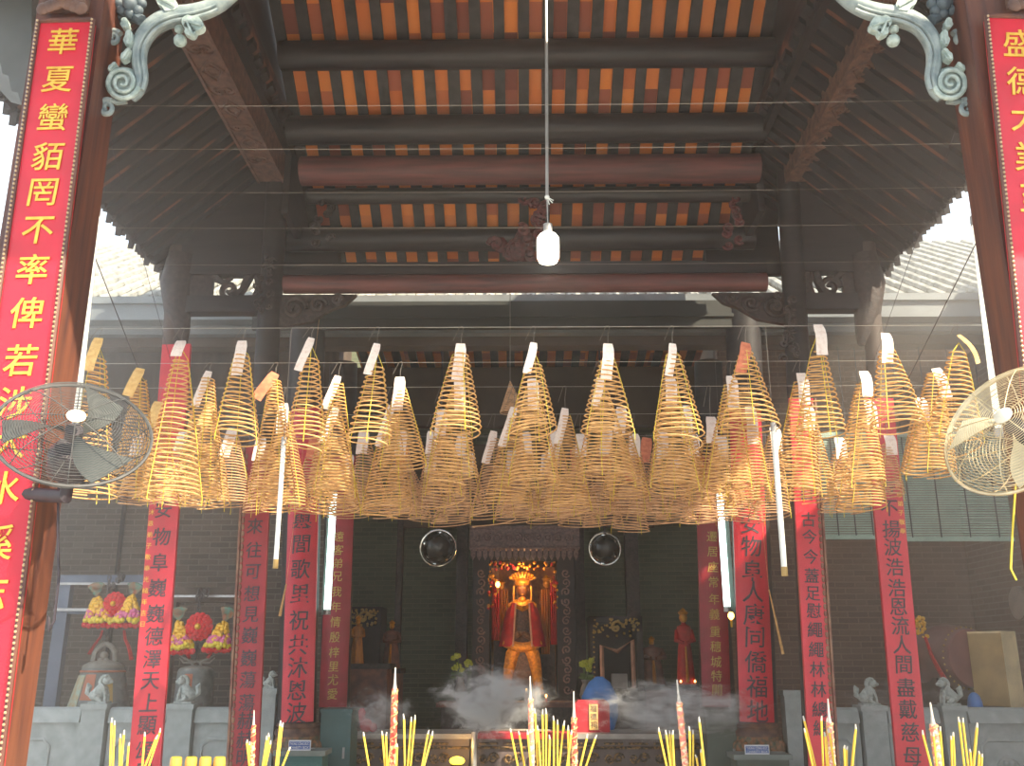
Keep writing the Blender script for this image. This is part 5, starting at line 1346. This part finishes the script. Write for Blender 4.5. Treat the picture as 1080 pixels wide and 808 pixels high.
# side shrine cabinets
def side_shrine(xa, xb, ya, yb, Y, lb, rightone):
    a = at(xa, ya, Y); b = at(xb, yb, Y); root = thing('side_shrine', lb, 'shrine', ((a.x + b.x) / 2, Y, FZ))
    m = MB(); m.box((a.x, Y + .5, FZ), (b.x, Y + .6, a.z)); m.box((a.x, Y, FZ), (a.x + .09, Y + .5, a.z)); m.box((b.x - .09, Y, FZ), (b.x, Y + .5, a.z)); m.box((a.x, Y, a.z - .1), (b.x, Y + .5, a.z)); m.build('casing', M['dark_wood'], root)
    MB().box((a.x + .09, Y + .02, FZ), (b.x - .09, Y + .5, b.z)).build('base', M['carved_dark'], root)
    g_ = MB(); rr = random.Random(xa); 
    for k in range(60): g_.ball((a.x + .05 + rr.random() * (b.x - a.x - .1), Y - .02, a.z - .03 - rr.random() * .26), rr.uniform(.012, .026), n=6, m=4)
    for q in range(16): g_.ball((a.x + .05, Y - .02, a.z - .3 - q * .07), .016, n=6, m=4)
    g_.tube(volute((a.x + b.x) / 2, a.z - .16, .1, Y - .02, 1.2, 1, 0, 14), .02, 5)
    g_.build('gilt_valance', M['bell_gold'], root, smooth=True)
    if rightone:
        t = MB(); t.tube([(a.x + .16, Y - .05, b.z), (a.x + .16, Y - .05, a.z - .42), ((a.x + b.x) / 2, Y - .05, a.z - .50), (b.x - .16, Y - .05, a.z - .34), (b.x - .16, Y - .05, b.z)], .035, 6); t.build('pink_arch', M['robe_trim'], root, smooth=True)
        MB().box((a.x + .3, Y - .04, b.z), (b.x - .25, Y + .15, b.z + .2)).build('pale_offering_shelf', M['counter_edge'], root)
side_shrine(622, 680, 650, 726, 14.4, 'small side shrine with a gilt valance and pink arch, right of the main shrine', True)
side_shrine(366, 400, 640, 706, 14.45, 'dark side shrine behind the orange robed figure at the left', False)
# dark partition posts in the hall
for px, w_, lb in ((487, 12, 'tall dark carved post left of the main shrine'), (612, 10, 'tall dark carved post right of the main shrine'), (420, 6, 'thin dark post left of the green brick wall'), (668, 14, 'tall dark post behind the small side shrine')):
    p = at(px, 650, 15.0); W = size(w_, px, 650, 15.0) / 2
    root = thing('carved_post', lb, 'post', (p.x, 15.0, FZ)); MB().box((p.x - W, 14.9, FZ + .2), (p.x + W, 15.1, 4.6)).build('shaft', M['carved_dark'], root)
    MB().box((p.x - W * 1.3, 14.85, FZ), (p.x + W * 1.3, 15.15, FZ + .2)).build('base', M['stone'], root)
tag(MB().box((at(420, 560, 14.95).x, 14.92, at(540, 556, 14.9).z), (at(690, 560, 14.95).x, 15.0, 4.9)).build('dark_transom', M['interior'], origin=(0, 14.95, 4.5)), 'broad dark transom above the main shrine', 'panel')

# convex mirrors
def mirror(px, py, rpx, Y, lb, lean):
    c = at(px, py, Y); R = size(rpx, px, py, Y); root = thing('convex_mirror', lb, 'mirror', c, 'round glossy mirrors either side of the canopy')
    n_ = Vector((lean, -1, -.25)).normalized()
    MB().lathe([(R * .86, 0), (R * .8, .05), (R * .6, .1), (R * .3, .13), (R * .05, .14)], c, 28, axis=n_).build('mirror_dome', M['black_gloss'], root, smooth=True)
    Q = n_.to_track_quat('Z', 'Y').to_matrix()
    MB().tube([c + Q @ Vector((math.cos(j * PI / 20) * R * .93, math.sin(j * PI / 20) * R * .93, .0)) for j in range(40)], R * .07, 8, closed=True).build('rim', M['chrome'], root, smooth=True)
    s = MB()
    for (a0, l, rr_) in ((2.6, .5, .8), (3.6, .35, .72), (4.4, .3, .82), (.5, .25, .8), (5.6, .2, .75), (1.4, .3, .84)):
        s.tube([c + Q @ Vector((math.cos(a0 + l * k / 5) * R * rr_, math.sin(a0 + l * k / 5) * R * rr_, .065)) for k in range(6)], [R * .01, R * .05, R * .07, R * .06, R * .03, R * .01], 6)
    s.build('silver_fretwork', M['chrome'], root, smooth=True)
    MB().tube([c - n_ * .02, Vector((c.x, Y + .05, at(540, 350, 12.9).z))], .012, 6).build('hanger', M['fan_body'], root)
mirror(462, 578, 20, 12.7, 'glossy round mirror left of the shrine canopy', .25)
mirror(638, 579, 18, 12.7, 'glossy round mirror right of the shrine canopy', -.25)

# fluorescent tubes and hanging rods
def tube_light(p0, p1, Y, lb, lit=True, wpx=6):
    a = at(*p0, Y); b = at(*p1, Y); r = size(wpx, p0[0], p0[1], Y) / 2; root = thing('fluorescent_tube' if lit else 'white_rod', lb, 'lamp' if lit else 'rod', b)
    MB().tube([a, b], r, 12).build('tube_glass' if lit else 'rod', M['tube_lit' if lit else 'white_plastic'], root, smooth=True)
    d = (a - b).normalized()
    MB().tube([a, a + d * .05], r * 1.1, 12).build('end_cap', M['grey_metal'], root); MB().tube([b, b - d * .05], r * 1.1, 12).build('end_cap', M['grey_metal' if lit else 'box_tan'], root)
    if lit:
        off = Vector((-.05 if p0[0] < 540 else .07, .06, 0)); MB().hexa([b + off + Vector((-.02, 0, -.05)), b + off + Vector((.02, 0, -.05)), b + off + Vector((.02, .04, -.05)), b + off + Vector((-.02, .04, -.05)),
            a + off + Vector((-.02, 0, .05)), a + off + Vector((.02, 0, .05)), a + off + Vector((.02, .04, .05)), a + off + Vector((-.02, .04, .05))]).build('fitting', M['teal_top'], root)
    else:
        MB().tube([a, a + Vector((0, 0, WZ - a.z if WZ > a.z + .05 else .3))], .002, 4).build('hanging_thread', M['hook'], root)
tube_light((352, 520), (345, 643), 9.95, 'lit fluorescent tube beside the left curved red board', True, 7)
tube_light((759, 520), (767, 640), 9.95, 'lit fluorescent tube beside the right curved red board', True, 7)
tube_light((299, 470), (291, 590), WY['A'], 'slim white rod hanging vertically among the coils at the left', False, 5)
tube_light((816, 455), (827, 598), WY['A'], 'slim white rod hanging vertically among the coils at the right', False, 6)

# counters in front of the altar
YT = 10.5
def counter(xa, xb, lb, cloth=False):
    a = at(xa, 774, YT); b = at(xb, 774, YT); z = a.z; root = thing('altar_counter', lb, 'table', ((a.x + b.x) / 2, YT, FZ))
    MB().box((a.x, YT, z - .05), (b.x, YT + .7, z)).build('top', M['counter_edge'], root)
    MB().box((a.x + .03, YT + .04, FZ), (b.x - .03, YT + .66, z - .05)).build('front_panel', M['counter'], root)
    c = MB(); x = a.x + .12
    while x < b.x - .1:
        for q in (-1, 1): c.tube(volute(x + q * .05, z - .24, .055, YT + .02, 1.4, q, 0, 12), .014, 5)
        c.tube([(x - .1, YT + .03, z - .1), (x + .1, YT + .03, z - .1)], .012, 5); x += .26
    c.tube([(a.x, YT + .03, z - .14), (b.x, YT + .03, z - .14)], .015, 5); c.tube([(a.x, YT + .03, z - .36), (b.x, YT + .03, z - .36)], .02, 5)
    c.build('carved_front', M['altar_gold'], root, smooth=True)
    if cloth: 
        ca, cb = at(504, 774, YT).x, at(602, 774, YT).x; MB().box((ca, YT - .012, z - .05), (cb, YT + .3, z + .006)).build('red_cloth', M['cloth_red'], root)
    return z
zC = counter(372, 498, 'carved counter with a pale edge in front of the altar, left half')
counter(503, 745, 'carved counter with a red cloth edge in front of the altar, right half', True)
p = at(500, 774, YT - .1); tag(MB().tube([(p.x, YT - .1, FZ), (p.x, YT - .1, p.z + .02)], .03, 10).build('metal_post', M['grey_metal'], smooth=True, origin=(p.x, YT - .1, FZ)), 'short grey metal post between the two halves of the altar counter', 'post')
# glowing lamp lighting the carved altar front
p = at(560, 806, YT - .25); root = thing('oil_lamp', 'small glowing yellow lamp before the carved counter', 'lamp', (p.x - .3, YT - .25, FZ))
lx = at(482, 806, YT - .25).x
root.location.x = lx
MB().lathe([(.06, 0), (.07, .02), (.03, .08), (.03, p.z - FZ - .06), (.07, p.z - FZ)], (lx, YT - .25, FZ), 14).build('stem', M['bronze'], root, smooth=True)
MB().ball((lx, YT - .25, p.z + .03), .06, n=12, m=8, sc=(1.3, 1, .7)).build('flame_globe', M['lamp_glow'], root, smooth=True)
def glow(loc, e, col, r=.06, name='lamp_light', parent=None):
    pl = bpy.data.lights.new(name, 'POINT'); po = bpy.data.objects.new(name, pl); COL.objects.link(po); pl.energy = e; pl.color = col; pl.shadow_soft_size = r; po.location = loc
    if parent: po.parent = parent; po.location = Vector(loc) - parent.location
glow((lx + .05, YT - .2, p.z + .16), 2.2, (1, .55, .15), .03, parent=root)
glow(at(551, 606, YA - .1), 16, (1, .55, .2), .1, 'niche_light', sh)
glow(at(551, 700, YA - .4), 7, (1, .5, .2), .1, 'niche_light', sh)

# red offering box with paper strip, blue object, small red ornaments, flowers, candles
p = at(625, 774, YT + .25); W = size(36, 625, 760, YT + .25); H = size(32, 625, 760, YT + .25)
root = thing('red_offering_box', 'red box with a cream paper strip standing on the altar counter', 'box', (p.x, YT + .25, zC))
ob_ = []
MB().prism([(p.x - W / 2, YT + .2, zC), (p.x + W / 2, YT + .2, zC), (p.x + W / 2, YT + .2, zC + H * .9), (p.x + W * .4, YT + .2, zC + H), (p.x - W * .4, YT + .2, zC + H), (p.x - W / 2, YT + .2, zC + H * .9)], (0, .25, 0)).build('box_body', M['cloth_red'], root)
MB().box((p.x - W * .1, YT + .19, zC + H * .08), (p.x + W * .16, YT + .2, zC + H * .88)).build('paper_strip', M['tag_gold'], root)
t = MB()
for i, ch in enumerate('福德祠'):
    vs, fs = glyph(ch, .0); t.add([(p.x + W * .03 + q.x * W * .2, YT + .188 - q.z * .02, zC + H * (.74 - i * .25) + q.y * W * .2) for q in vs], fs)
t.build('lettering', M['black_text'], root)
c = at(633, 742, YT + .55); m = MB(); m.lathe([(.15, 0), (.2, .06), (.2, .16), (.14, .26), (.05, .32)], (c.x, YT + .58, zC), 16, sy=.5)
m2 = MB(); m2.lathe([(.15, 0), (.2, .15), (.2, .35), (.12, .5), (.04, .56)], (c.x, YT + .60, zC), 18, sy=.4)
tag(m2.build('blue_bundle', M['plastic_blue'], smooth=True, origin=(c.x, YT + .6, zC)), 'blue plastic bundle behind the red box on the counter', 'bundle')
c = at(386, 772, YT + .2); m = MB(); m.ball((c.x, YT + .2, zC + .07), .07, n=10, m=7); m.ball((c.x - .05, YT + .2, zC + .2), .04, n=8, m=6); m.ball((c.x + .07, YT + .2, zC + .05), .05, n=8, m=6); m.tube([(c.x - .04, YT + .2, zC + .1), (c.x - .06, YT + .2, zC + .24)], .035, 8)
tag(m.build('red_fruit_offering', M['cloth_red'], smooth=True, origin=(c.x, YT + .2, zC)), 'small heap of red offerings at the left end of the altar counter', 'offering')
def flowers(px, py, Y, lb, zb0):
    c = at(px, py, Y); root = thing('flower_vase', lb, 'flowers', (c.x, Y, zb0)); rr = random.Random(px); f = MB(); l = MB()
    for k in range(7):
        o = Vector((rr.uniform(-.13, .13), rr.uniform(-.05, .05), rr.uniform(-.08, .1)))
        for j in range(9): f.ball(c + o + Vector((rr.uniform(-.03, .03), rr.uniform(-.03, .03), rr.uniform(-.025, .025))), .024, n=6, m=4)
        l.tube([Vector((c.x, Y, c.z - .2)), c + o], .007, 4)
    f.build('blossoms', M['flower_yellow'], root, smooth=True)
    for k in range(8): l.ball(c + Vector((rr.uniform(-.12, .12), .02, -.1 - rr.random() * .08)), .03, n=6, m=4, sc=(1.6, .4, .7))
    l.build('stems', M['leaf'], root)
    MB().lathe([(.05, 0), (.08, .08), (.06, (c.z - .2 - zb0) * .7), (.035, c.z - .22 - zb0), (.055, c.z - .17 - zb0)], (c.x, Y, zb0), 14).build('vase', M['vase'], root, smooth=True)
def long_table(px0, px1, py, Y, lb):
    a = at(px0, py, Y); b = at(px1, py, Y); root = thing('offering_table', lb, 'table', ((a.x + b.x) / 2, Y, FZ))
    MB().box((a.x, Y - .3, a.z - .06), (b.x, Y + .3, a.z)).build('top', M['altar_red'], root); MB().box((a.x + .06, Y - .24, FZ), (b.x - .06, Y + .24, a.z - .06)).build('cabinet', M['carved_dark'], root)
    return a.z
zo = long_table(462, 640, 740, 13.3, 'dark offering table before the main shrine, half hidden in smoke')
flowers(486, 700, 13.3, 'yellow flowers in a vase left of the goddess, above the smoke', zo)
flowers(617, 703, 13.3, 'yellow flowers in a vase right of the goddess', zo)
def candle(px, py, Y, zb0, lb):
    c = at(px, py, Y); root = thing('small_candle', lb, 'candle', (c.x, Y, zb0), 'tiny lit candles in the altar room')
    MB().lathe([(.018, 0), (.016, max(.03, c.z - zb0 - .03))], (c.x, Y, zb0), 8).build('wax', M['candle'], root); MB().ball((c.x, Y, c.z), .014, n=6, m=6, sc=(1, 1, 1.7)).build('flame', M['flame'], root, smooth=True)
for px, py, q in ((555, 728, 'leftmost and tallest'), (565, 731, 'second from the left'), (576, 734, 'rightmost')): candle(px, py, 13.2, zo, 'tiny lit candle on the offering table before the goddess, %s of three' % q)
zp = at(722, 722, 14.05).z
for px, lb in ((718, 'tiny lit candle at the left foot of the tall red robed figure'), (733, 'tiny lit candle at the right foot of the tall red robed figure')):
    candle(px, 719, 13.9, zp, lb)
for (px, py, Y, lb) in ((525, 617, YA - .15, 'small hanging oil light left of the goddess crown'), (771, 650, 11.0, 'small orange hanging lantern beside the right fluorescent tube')):
    c = at(px, py, Y); root = thing('hanging_lantern', lb, 'lamp', c); MB().lathe([(.01, -.04), (.035, -.01), (.035, .02), (.015, .05)], c, 12).build('lantern_body', M['flame'], root, smooth=True)
    MB().tube([c + Vector((0, 0, .05)), c + Vector((0, 0, .5 if Y > 12 else hz(11) - .1 - c.z))], .003, 4).build('chain', M['chain'], root)
    MB().lathe([(.01, -.12), (.014, -.04)], c, 6).build('tassel', M['petal_gold'], root)

# donation boxes with signs, teal cabinets
def donation(px0, px1, ytop, Y, lb, lbs, sx0, sx1, sy0, sy1, m_='teal'):
    a = at(px0, ytop, Y); b = at(px1, ytop, Y); root = thing('donation_box', lb, 'box', ((a.x + b.x) / 2, Y, FZ), 'donation boxes before the drum-based columns')
    MB().box((a.x, Y, a.z - .045), (b.x, Y + .33, a.z)).build('lid', M['teal_top'], root)
    MB().box((a.x + .03, Y + .03, FZ), (b.x - .03, Y + .31, a.z - .045)).build('cabinet', M[m_], root)
    m = MB(); m.box((a.x + .07, Y + .018, FZ + .08), (b.x - .07, Y + .03, a.z - .1)); m.build('door', M[m_], root)
    MB().box(((a.x + b.x) / 2 - .1, Y + .18, a.z), ((a.x + b.x) / 2 + .1, Y + .22, a.z + .006)).build('slot_plate', M['grey_metal'], root)
    s0 = at(sx0, sy1, Y + .02); s1 = at(sx1, sy0, Y + .02); sg = thing('small_blue_sign', lbs, 'sign', ((s0.x + s1.x) / 2, Y + .02, a.z), 'blue signs on the donation boxes')
    H = s1.z - s0.z; z0 = a.z
    sp_ = MB().box((s0.x, Y + .02, z0), (s1.x, Y + .035, z0 + H)).build('plate', M['sign_white'], sg)
    MB().box((s0.x + .008, Y + .016, z0 + .012), (s1.x - .008, Y + .02, z0 + H - .012)).build('blue_field', M['sign_blue'], sp_)
    t = MB()
    for txt, zz, sc_ in (('THÙNG CÔNG ĐỨC', .70, .26), ('CHARITY BOX', .30, .26)):
        vs, fs = glyph(txt, .01); wd = max(v.x for v in vs) * 2; k = min((s1.x - s0.x) * .86 / wd, H * sc_ * 1.4)
        t.add([((s0.x + s1.x) / 2 + q.x * k, Y + .0145 - q.z * .05, z0 + H * zz + q.y * H * .36) for q in vs], fs)
    t.build('lettering', M['sign_white'], sp_)
donation(288, 343, 792, YH - .6, 'teal donation box before the left drum-based column', 'small blue sign standing on the left donation box', 304, 328, 780, 791)
donation(774, 836, 796, YH - .6, 'grey-green donation box before the right drum-based column', 'small blue sign standing on the right donation box', 786, 811, 786, 796, 'grey_green')
def cab(x0_, x1_, ytop, Y, m_, lb):
    a = at(x0_, ytop, Y); b = at(x1_, ytop, Y); root = thing('panelled_cabinet', lb, 'cabinet', ((a.x + b.x) / 2, Y, FZ))
    MB().box((a.x, Y, FZ), (b.x, Y + .4, a.z - .03)).build('body', M[m_], root); MB().box((a.x - .01, Y - .01, a.z - .03), (b.x + .01, Y + .41, a.z)).build('top', M[m_], root)
    MB().box((b.x - .07, Y - .02, a.z - .45), (b.x - .05, Y, a.z - .35)).build('handle', M['grey_metal'], root)
cab(339, 371, 748, YH - .05, 'teal_dark', 'plain teal cabinet right of the left drum-based column')
cab(744, 778, 749, YH - .05, 'grey_green', 'plain grey-green cabinet left of the right drum-based column')

# ================================================================== FOREGROUND BURNER AND STICKS
YS = 4.6
ZB = .98
root = thing('incense_burner', 'long bronze incense burner standing below the burning sticks', 'burner', (0, YS, 0))
m = MB(); m.prism([(-2.3, YS - .28, ZB - .3), (-2.3, YS - .34, ZB), (-2.3, YS + .34, ZB), (-2.3, YS + .28, ZB - .3)], (4.6, 0, 0)); m.build('trough', M['bronze'], root)
m = MB(); m.box((-2.32, YS - .36, ZB - .05), (2.32, YS - .32, ZB + .03)); m.box((-2.32, YS + .32, ZB - .05), (2.32, YS + .36, ZB + .03)); m.box((-2.34, YS - .36, ZB - .05), (-2.28, YS + .36, ZB + .03)); m.box((2.28, YS - .36, ZB - .05), (2.34, YS + .36, ZB + .03)); m.build('rim', M['bronze'], root)
MB().box((-2.28, YS - .32, ZB - .02), (2.28, YS + .32, ZB + .012)).build('ash_bed', M['ash'], root)
for q in (-1.9, 1.9):
    for d in (-.2, .2):
        MB().lathe([(.09, 0), (.06, .1), (.045, .4), (.07, ZB - .3)], (q, YS + d, 0), 12).build('leg', M['bronze'], root, smooth=True)
# (x top, y top, x at picture bottom) per bunch
BUN = [
 ('at the far left corner', [(118, 757, 116), (121, 760, 119), (131, 770, 128), (127, 774, 126), (153, 772, 150), (170, 768, 157), (166, 775, 153), (136, 783, 134)], 0),
 ('left of the left donation box', [(284, 773, 279), (282, 776, 277), (296, 760, 291), (298, 762, 293), (306, 788, 298), (260, 780, 263), (263, 782, 265), (286, 781, 280)], 0),
 ('around the left dragon joss stick', [(383, 772, 389), (403, 771, 406), (407, 772, 408), (426, 753, 427), (434, 756, 430), (438, 754, 433), (452, 770, 445), (457, 771, 447), (413, 784, 409), (419, 784, 418)], 0),
 ('in the centre cluster', [(538, 768, 546), (547, 771, 553), (564, 747, 567), (572, 748, 573), (576, 747, 576), (584, 755, 584), (588, 759, 588), (595, 760, 590), (599, 765, 600), (556, 770, 560), (567, 765, 570), (580, 775, 579), (620, 774, 612), (629, 775, 618), (603, 770, 598)], 0),
 ('around the right dragon joss stick', [(694, 767, 703), (702, 770, 707), (706, 770, 709), (709, 770, 711), (727, 766, 728), (731, 770, 731), (737, 756, 743), (734, 796, 736), (739, 790, 741)], 0),
 ('left of the rightmost red board', [(847, 755, 860), (848, 768, 857), (866, 755, 868), (872, 757, 874), (890, 786, 891), (903, 764, 899), (902, 770, 898), (870, 772, 872), (893, 787, 893), (874, 768, 880)], 0),
 ('at the far right', [(972, 770, 982), (984, 772, 988), (991, 766, 995), (1011, 756, 1017), (1015, 757, 1021), (1031, 762, 1027), (1030, 766, 1026), (1005, 772, 1007), (1023, 790, 1024), (1033, 792, 1032), (1036, 795, 1035), (1003, 776, 1004)], 0),
]
rr = random.Random(11)
for where, lst, _ in BUN:
    lst = sorted(lst)
    for si, (xt_, yt_, xb_) in enumerate(lst):
        Y = YS + rr.uniform(-.16, .2); a = at(xt_, yt_, Y); b = at(xb_, 808, Y)
        k = (a.z - ZB + .01) / (a.z - b.z); e = a + (b - a) * k
        root = thing('incense_stick', 'thin yellow incense stick, %s from the left %s' % (ORD[si], where), 'incense stick', e, 'incense sticks %s' % where)
        cut = a + (e - a) * .06
        MB().tube([e, cut], [.0042, .0050], 7).build('stick', M['stick_yellow'], root, smooth=True)
        MB().tube([cut, a + Vector((rr.uniform(-.004, .004), 0, 0))], [.005, .003], 6).build('ash_tip', M['ash_tip'], root, smooth=True)
def dragon(xt_, yt_, xb_, yash, wpx, lb, m_='dragon_red'):
    Y = YS; a = at(xt_, yt_, Y); c = at(xt_ + (xb_ - xt_) * .2, yash, Y); b = at(xb_, 808, Y); k = (a.z - ZB + .01) / (a.z - b.z); e = a + (b - a) * k
    c = a + (b - a) * ((yash - yt_) / (808 - yt_)); r = size(wpx, xt_, 760, Y) / 2
    root = thing('dragon_joss_stick', lb, 'incense stick', e, 'thick patterned joss sticks')
    st = e + (c - e) * .30
    MB().tube([st, st.lerp(c, .5), c], [r, r * .98, r * .9], 12).build('patterned_body', M[m_], root, smooth=True)
    m = MB(); n = 90; d = c - st      # relief winding round the body
    m.tube([st + d * (i / n) + Vector((math.cos(i * .5) * r, math.sin(i * .5) * r, 0)) for i in range(n + 1)], r * .16, 4); m.build('dragon_relief', M['tag_gold'], root)
    MB().tube([c, c.lerp(a, .3), a], [r * .6, r * .38, r * .2], 8).build('ash_tip', M['ash_tip'], root, smooth=True)
    MB().tube([e, st], [r * .4, r * .45], 8).build('bamboo_core', M['stick_yellow'], root)
dragon(417, 704, 414, 727, 7, 'thick red patterned joss stick with a grey ash tip, left of centre')
dragon(559, 713, 561, 737, 6, 'thick pink patterned joss stick in the centre cluster, left one', 'dragon_pink')
dragon(605, 729, 606, 757, 6.5, 'thick red patterned joss stick in the centre cluster, right one')
dragon(714, 717, 723, 741, 7, 'thick pink patterned joss stick right of centre', 'dragon_pink')
dragon(873, 737, 878, 762, 7, 'thick pale patterned joss stick left of the rightmost red board', 'dragon_pink')
dragon(981, 741, 990, 764, 9, 'thick pale patterned joss stick at the far right', 'dragon_pink')
dragon(268, 749, 266, 765, 5, 'thin red patterned joss stick left of the left donation box')
# gold cups on the ledge at the bottom left
for i, px in enumerate((186, 202, 217, 232)):
    Y = 5.0; c = at(px, 799, Y); r = size(6.3, px, 799, Y); root = thing('gold_candle_cup', 'gold candle cup, %s from the left in the row of four at the bottom edge' % ORD[i], 'candle', (c.x, Y, c.z - .12), 'gold candle cups at the bottom edge')
    MB().lathe([(r * .8, 0), (r, .02), (r, .1), (r * .92, .12)], (c.x, Y, c.z - .12), 14).build('cup', M['glass_gold'], root, smooth=True)
    MB().lathe([(r * .8, .11), (r * .78, .123)], (c.x, Y, c.z - .12), 12).build('wax', M['petal_yellow'], root)
    MB().lathe([(r * 1.02, .04), (r * 1.03, .08)], (c.x, Y, c.z - .12), 14).build('red_label', M['cloth_red'], root)
a = at(170, 799, 5.0); b = at(250, 799, 5.0)
root = thing('cup_stand', 'low metal stand carrying the four gold candle cups', 'stand', (a.x, 5.0, 0)); MB().box((a.x, 4.88, a.z - .15), (b.x, 5.12, a.z - .12)).build('top', M['grey_metal'], root)
for q in (a.x + .02, b.x - .02): MB().box((q - .02, 4.9, 0), (q + .02, 5.1, a.z - .15)).build('leg', M['grey_metal'], root)
# slanting stick leaning in the right bay, broken incense piece on the left
a = at(811, 625, 8.6); b = at(826, 690, 8.6)
for (p0, p1, Y, lb) in (((811, 622), (826, 690), 9.4, 'thin brown stick dangling slantwise right of the right curved board'), ((302, 616), (295, 650), 9.0, 'short orange stick dangling slantwise left of the left curved board')):
    tag(MB().tube([at(*p0, Y), at(*p1, Y)], [.006, .014], 6).tube([at(*p0, Y), Vector((at(*p0, Y).x, 9.72, EZ - .25))], .0015, 4).build('dangling_stick', M['incense'], smooth=True, origin=at(*p0, Y)), lb, 'stick')

# ================================================================== HAZE AND SMOKE
def volume(name, dens, col, aniso=0.3, noise=None):
    m = bpy.data.materials.new(name); m.use_nodes = True; nt = m.node_tree; nt.nodes.remove(nt.nodes['Principled BSDF'])
    out = nt.nodes['Material Output']; v = nt.nodes.new('ShaderNodeVolumeScatter'); v.inputs['Color'].default_value = (*col, 1); v.inputs['Density'].default_value = dens; v.inputs['Anisotropy'].default_value = aniso
    nt.links.new(v.outputs[0], out.inputs['Volume'])
    if noise:
        tc = nt.nodes.new('ShaderNodeTexCoord'); no = nt.nodes.new('ShaderNodeTexNoise'); no.inputs['Scale'].default_value = noise; no.inputs['Detail'].default_value = 9; no.inputs['Roughness'].default_value = .62; no.inputs['Distortion'].default_value = 1.2
        nt.links.new(tc.outputs['Object'], no.inputs['Vector'])
        ln = nt.nodes.new('ShaderNodeVectorMath'); ln.operation = 'LENGTH'; nt.links.new(tc.outputs['Object'], ln.inputs[0])
        mr = nt.nodes.new('ShaderNodeMapRange'); mr.inputs[1].default_value = .45; mr.inputs[2].default_value = 1.0; mr.inputs[3].default_value = 0.0; mr.inputs[4].default_value = .26
        nt.links.new(ln.outputs['Value'], mr.inputs[0])
        sb = nt.nodes.new('ShaderNodeMath'); sb.operation = 'SUBTRACT'; nt.links.new(no.outputs['Fac'], sb.inputs[0]); nt.links.new(mr.outputs[0], sb.inputs[1])
        m2 = nt.nodes.new('ShaderNodeMapRange'); m2.inputs[1].default_value = .43; m2.inputs[2].default_value = .60; m2.inputs[3].default_value = 0; m2.inputs[4].default_value = dens
        nt.links.new(sb.outputs[0], m2.inputs[0]); nt.links.new(m2.outputs[0], v.inputs['Density'])
    return m
def haze_mat():
    m = volume('haze', .02, (1.0, .95, .89), .35); nt = m.node_tree; v = [n for n in nt.nodes if n.type == 'VOLUME_SCATTER'][0]
    tc = nt.nodes.new('ShaderNodeTexCoord'); sx = nt.nodes.new('ShaderNodeSeparateXYZ'); nt.links.new(tc.outputs['Object'], sx.inputs[0])
    ab = nt.nodes.new('ShaderNodeMath'); ab.operation = 'ABSOLUTE'; nt.links.new(sx.outputs[0], ab.inputs[0])
    mr = nt.nodes.new('ShaderNodeMapRange'); mr.interpolation_type = 'SMOOTHSTEP'; mr.inputs[1].default_value = 1.2; mr.inputs[2].default_value = 3.2; mr.inputs[3].default_value = .009; mr.inputs[4].default_value = .045
    mz = nt.nodes.new('ShaderNodeMapRange'); mz.interpolation_type = 'SMOOTHSTEP'; mz.inputs[1].default_value = 1.6; mz.inputs[2].default_value = 3.8; mz.inputs[3].default_value = .65; mz.inputs[4].default_value = 1.0
    nt.links.new(sx.outputs[2], mz.inputs[0]); mu = nt.nodes.new('ShaderNodeMath'); mu.operation = 'MULTIPLY'; nt.links.new(mr.outputs[0], mu.inputs[0]); nt.links.new(mz.outputs[0], mu.inputs[1])
    nt.links.new(ab.outputs[0], mr.inputs[0]); nt.links.new(mu.outputs[0], v.inputs['Density']); return m
hz_ = MB().box((-6.2, 2.6, .05), (4.9, 9.6, 7.6)).build('incense_haze', haze_mat()); hz_['kind'] = 'stuff'
tag(hz_, 'thin bluish incense haze filling the air under the pavilion roof', 'smoke')
def plume(x0_, x1_, y0_, y1_, Y, d, dens, nsc, lb):
    c = at((x0_ + x1_) / 2, (y0_ + y1_) / 2, Y); sx = size(x1_ - x0_, 540, y0_, Y) / 2; sz = size(y1_ - y0_, 540, y0_, Y) / 2
    o = MB().ball((0, 0, 0), 1, n=20, m=14).build('smoke_plume', volume('smoke', dens, (.97, .985, 1.0), .1, nsc)); o.location = c; o.scale = (sx, d, sz); o['kind'] = 'stuff'; tag(o, lb, 'smoke')
plume(440, 600, 690, 790, 9.2, .45, 20.0, 2.8, 'thick pale blue smoke billowing before the altar, left of the goddess feet')
plume(590, 830, 705, 790, 9.2, .4, 9.0, 3.2, 'thin drifting smoke over the right half of the altar counter')
plume(350, 450, 715, 790, 9.2, .35, 3.0, 2.8, 'faint smoke over the left end of the altar counter')
plume(870, 1010, 705, 775, 9.2, .3, 1.0, 2.4, 'faint smoke in front of the balustrade at the right')
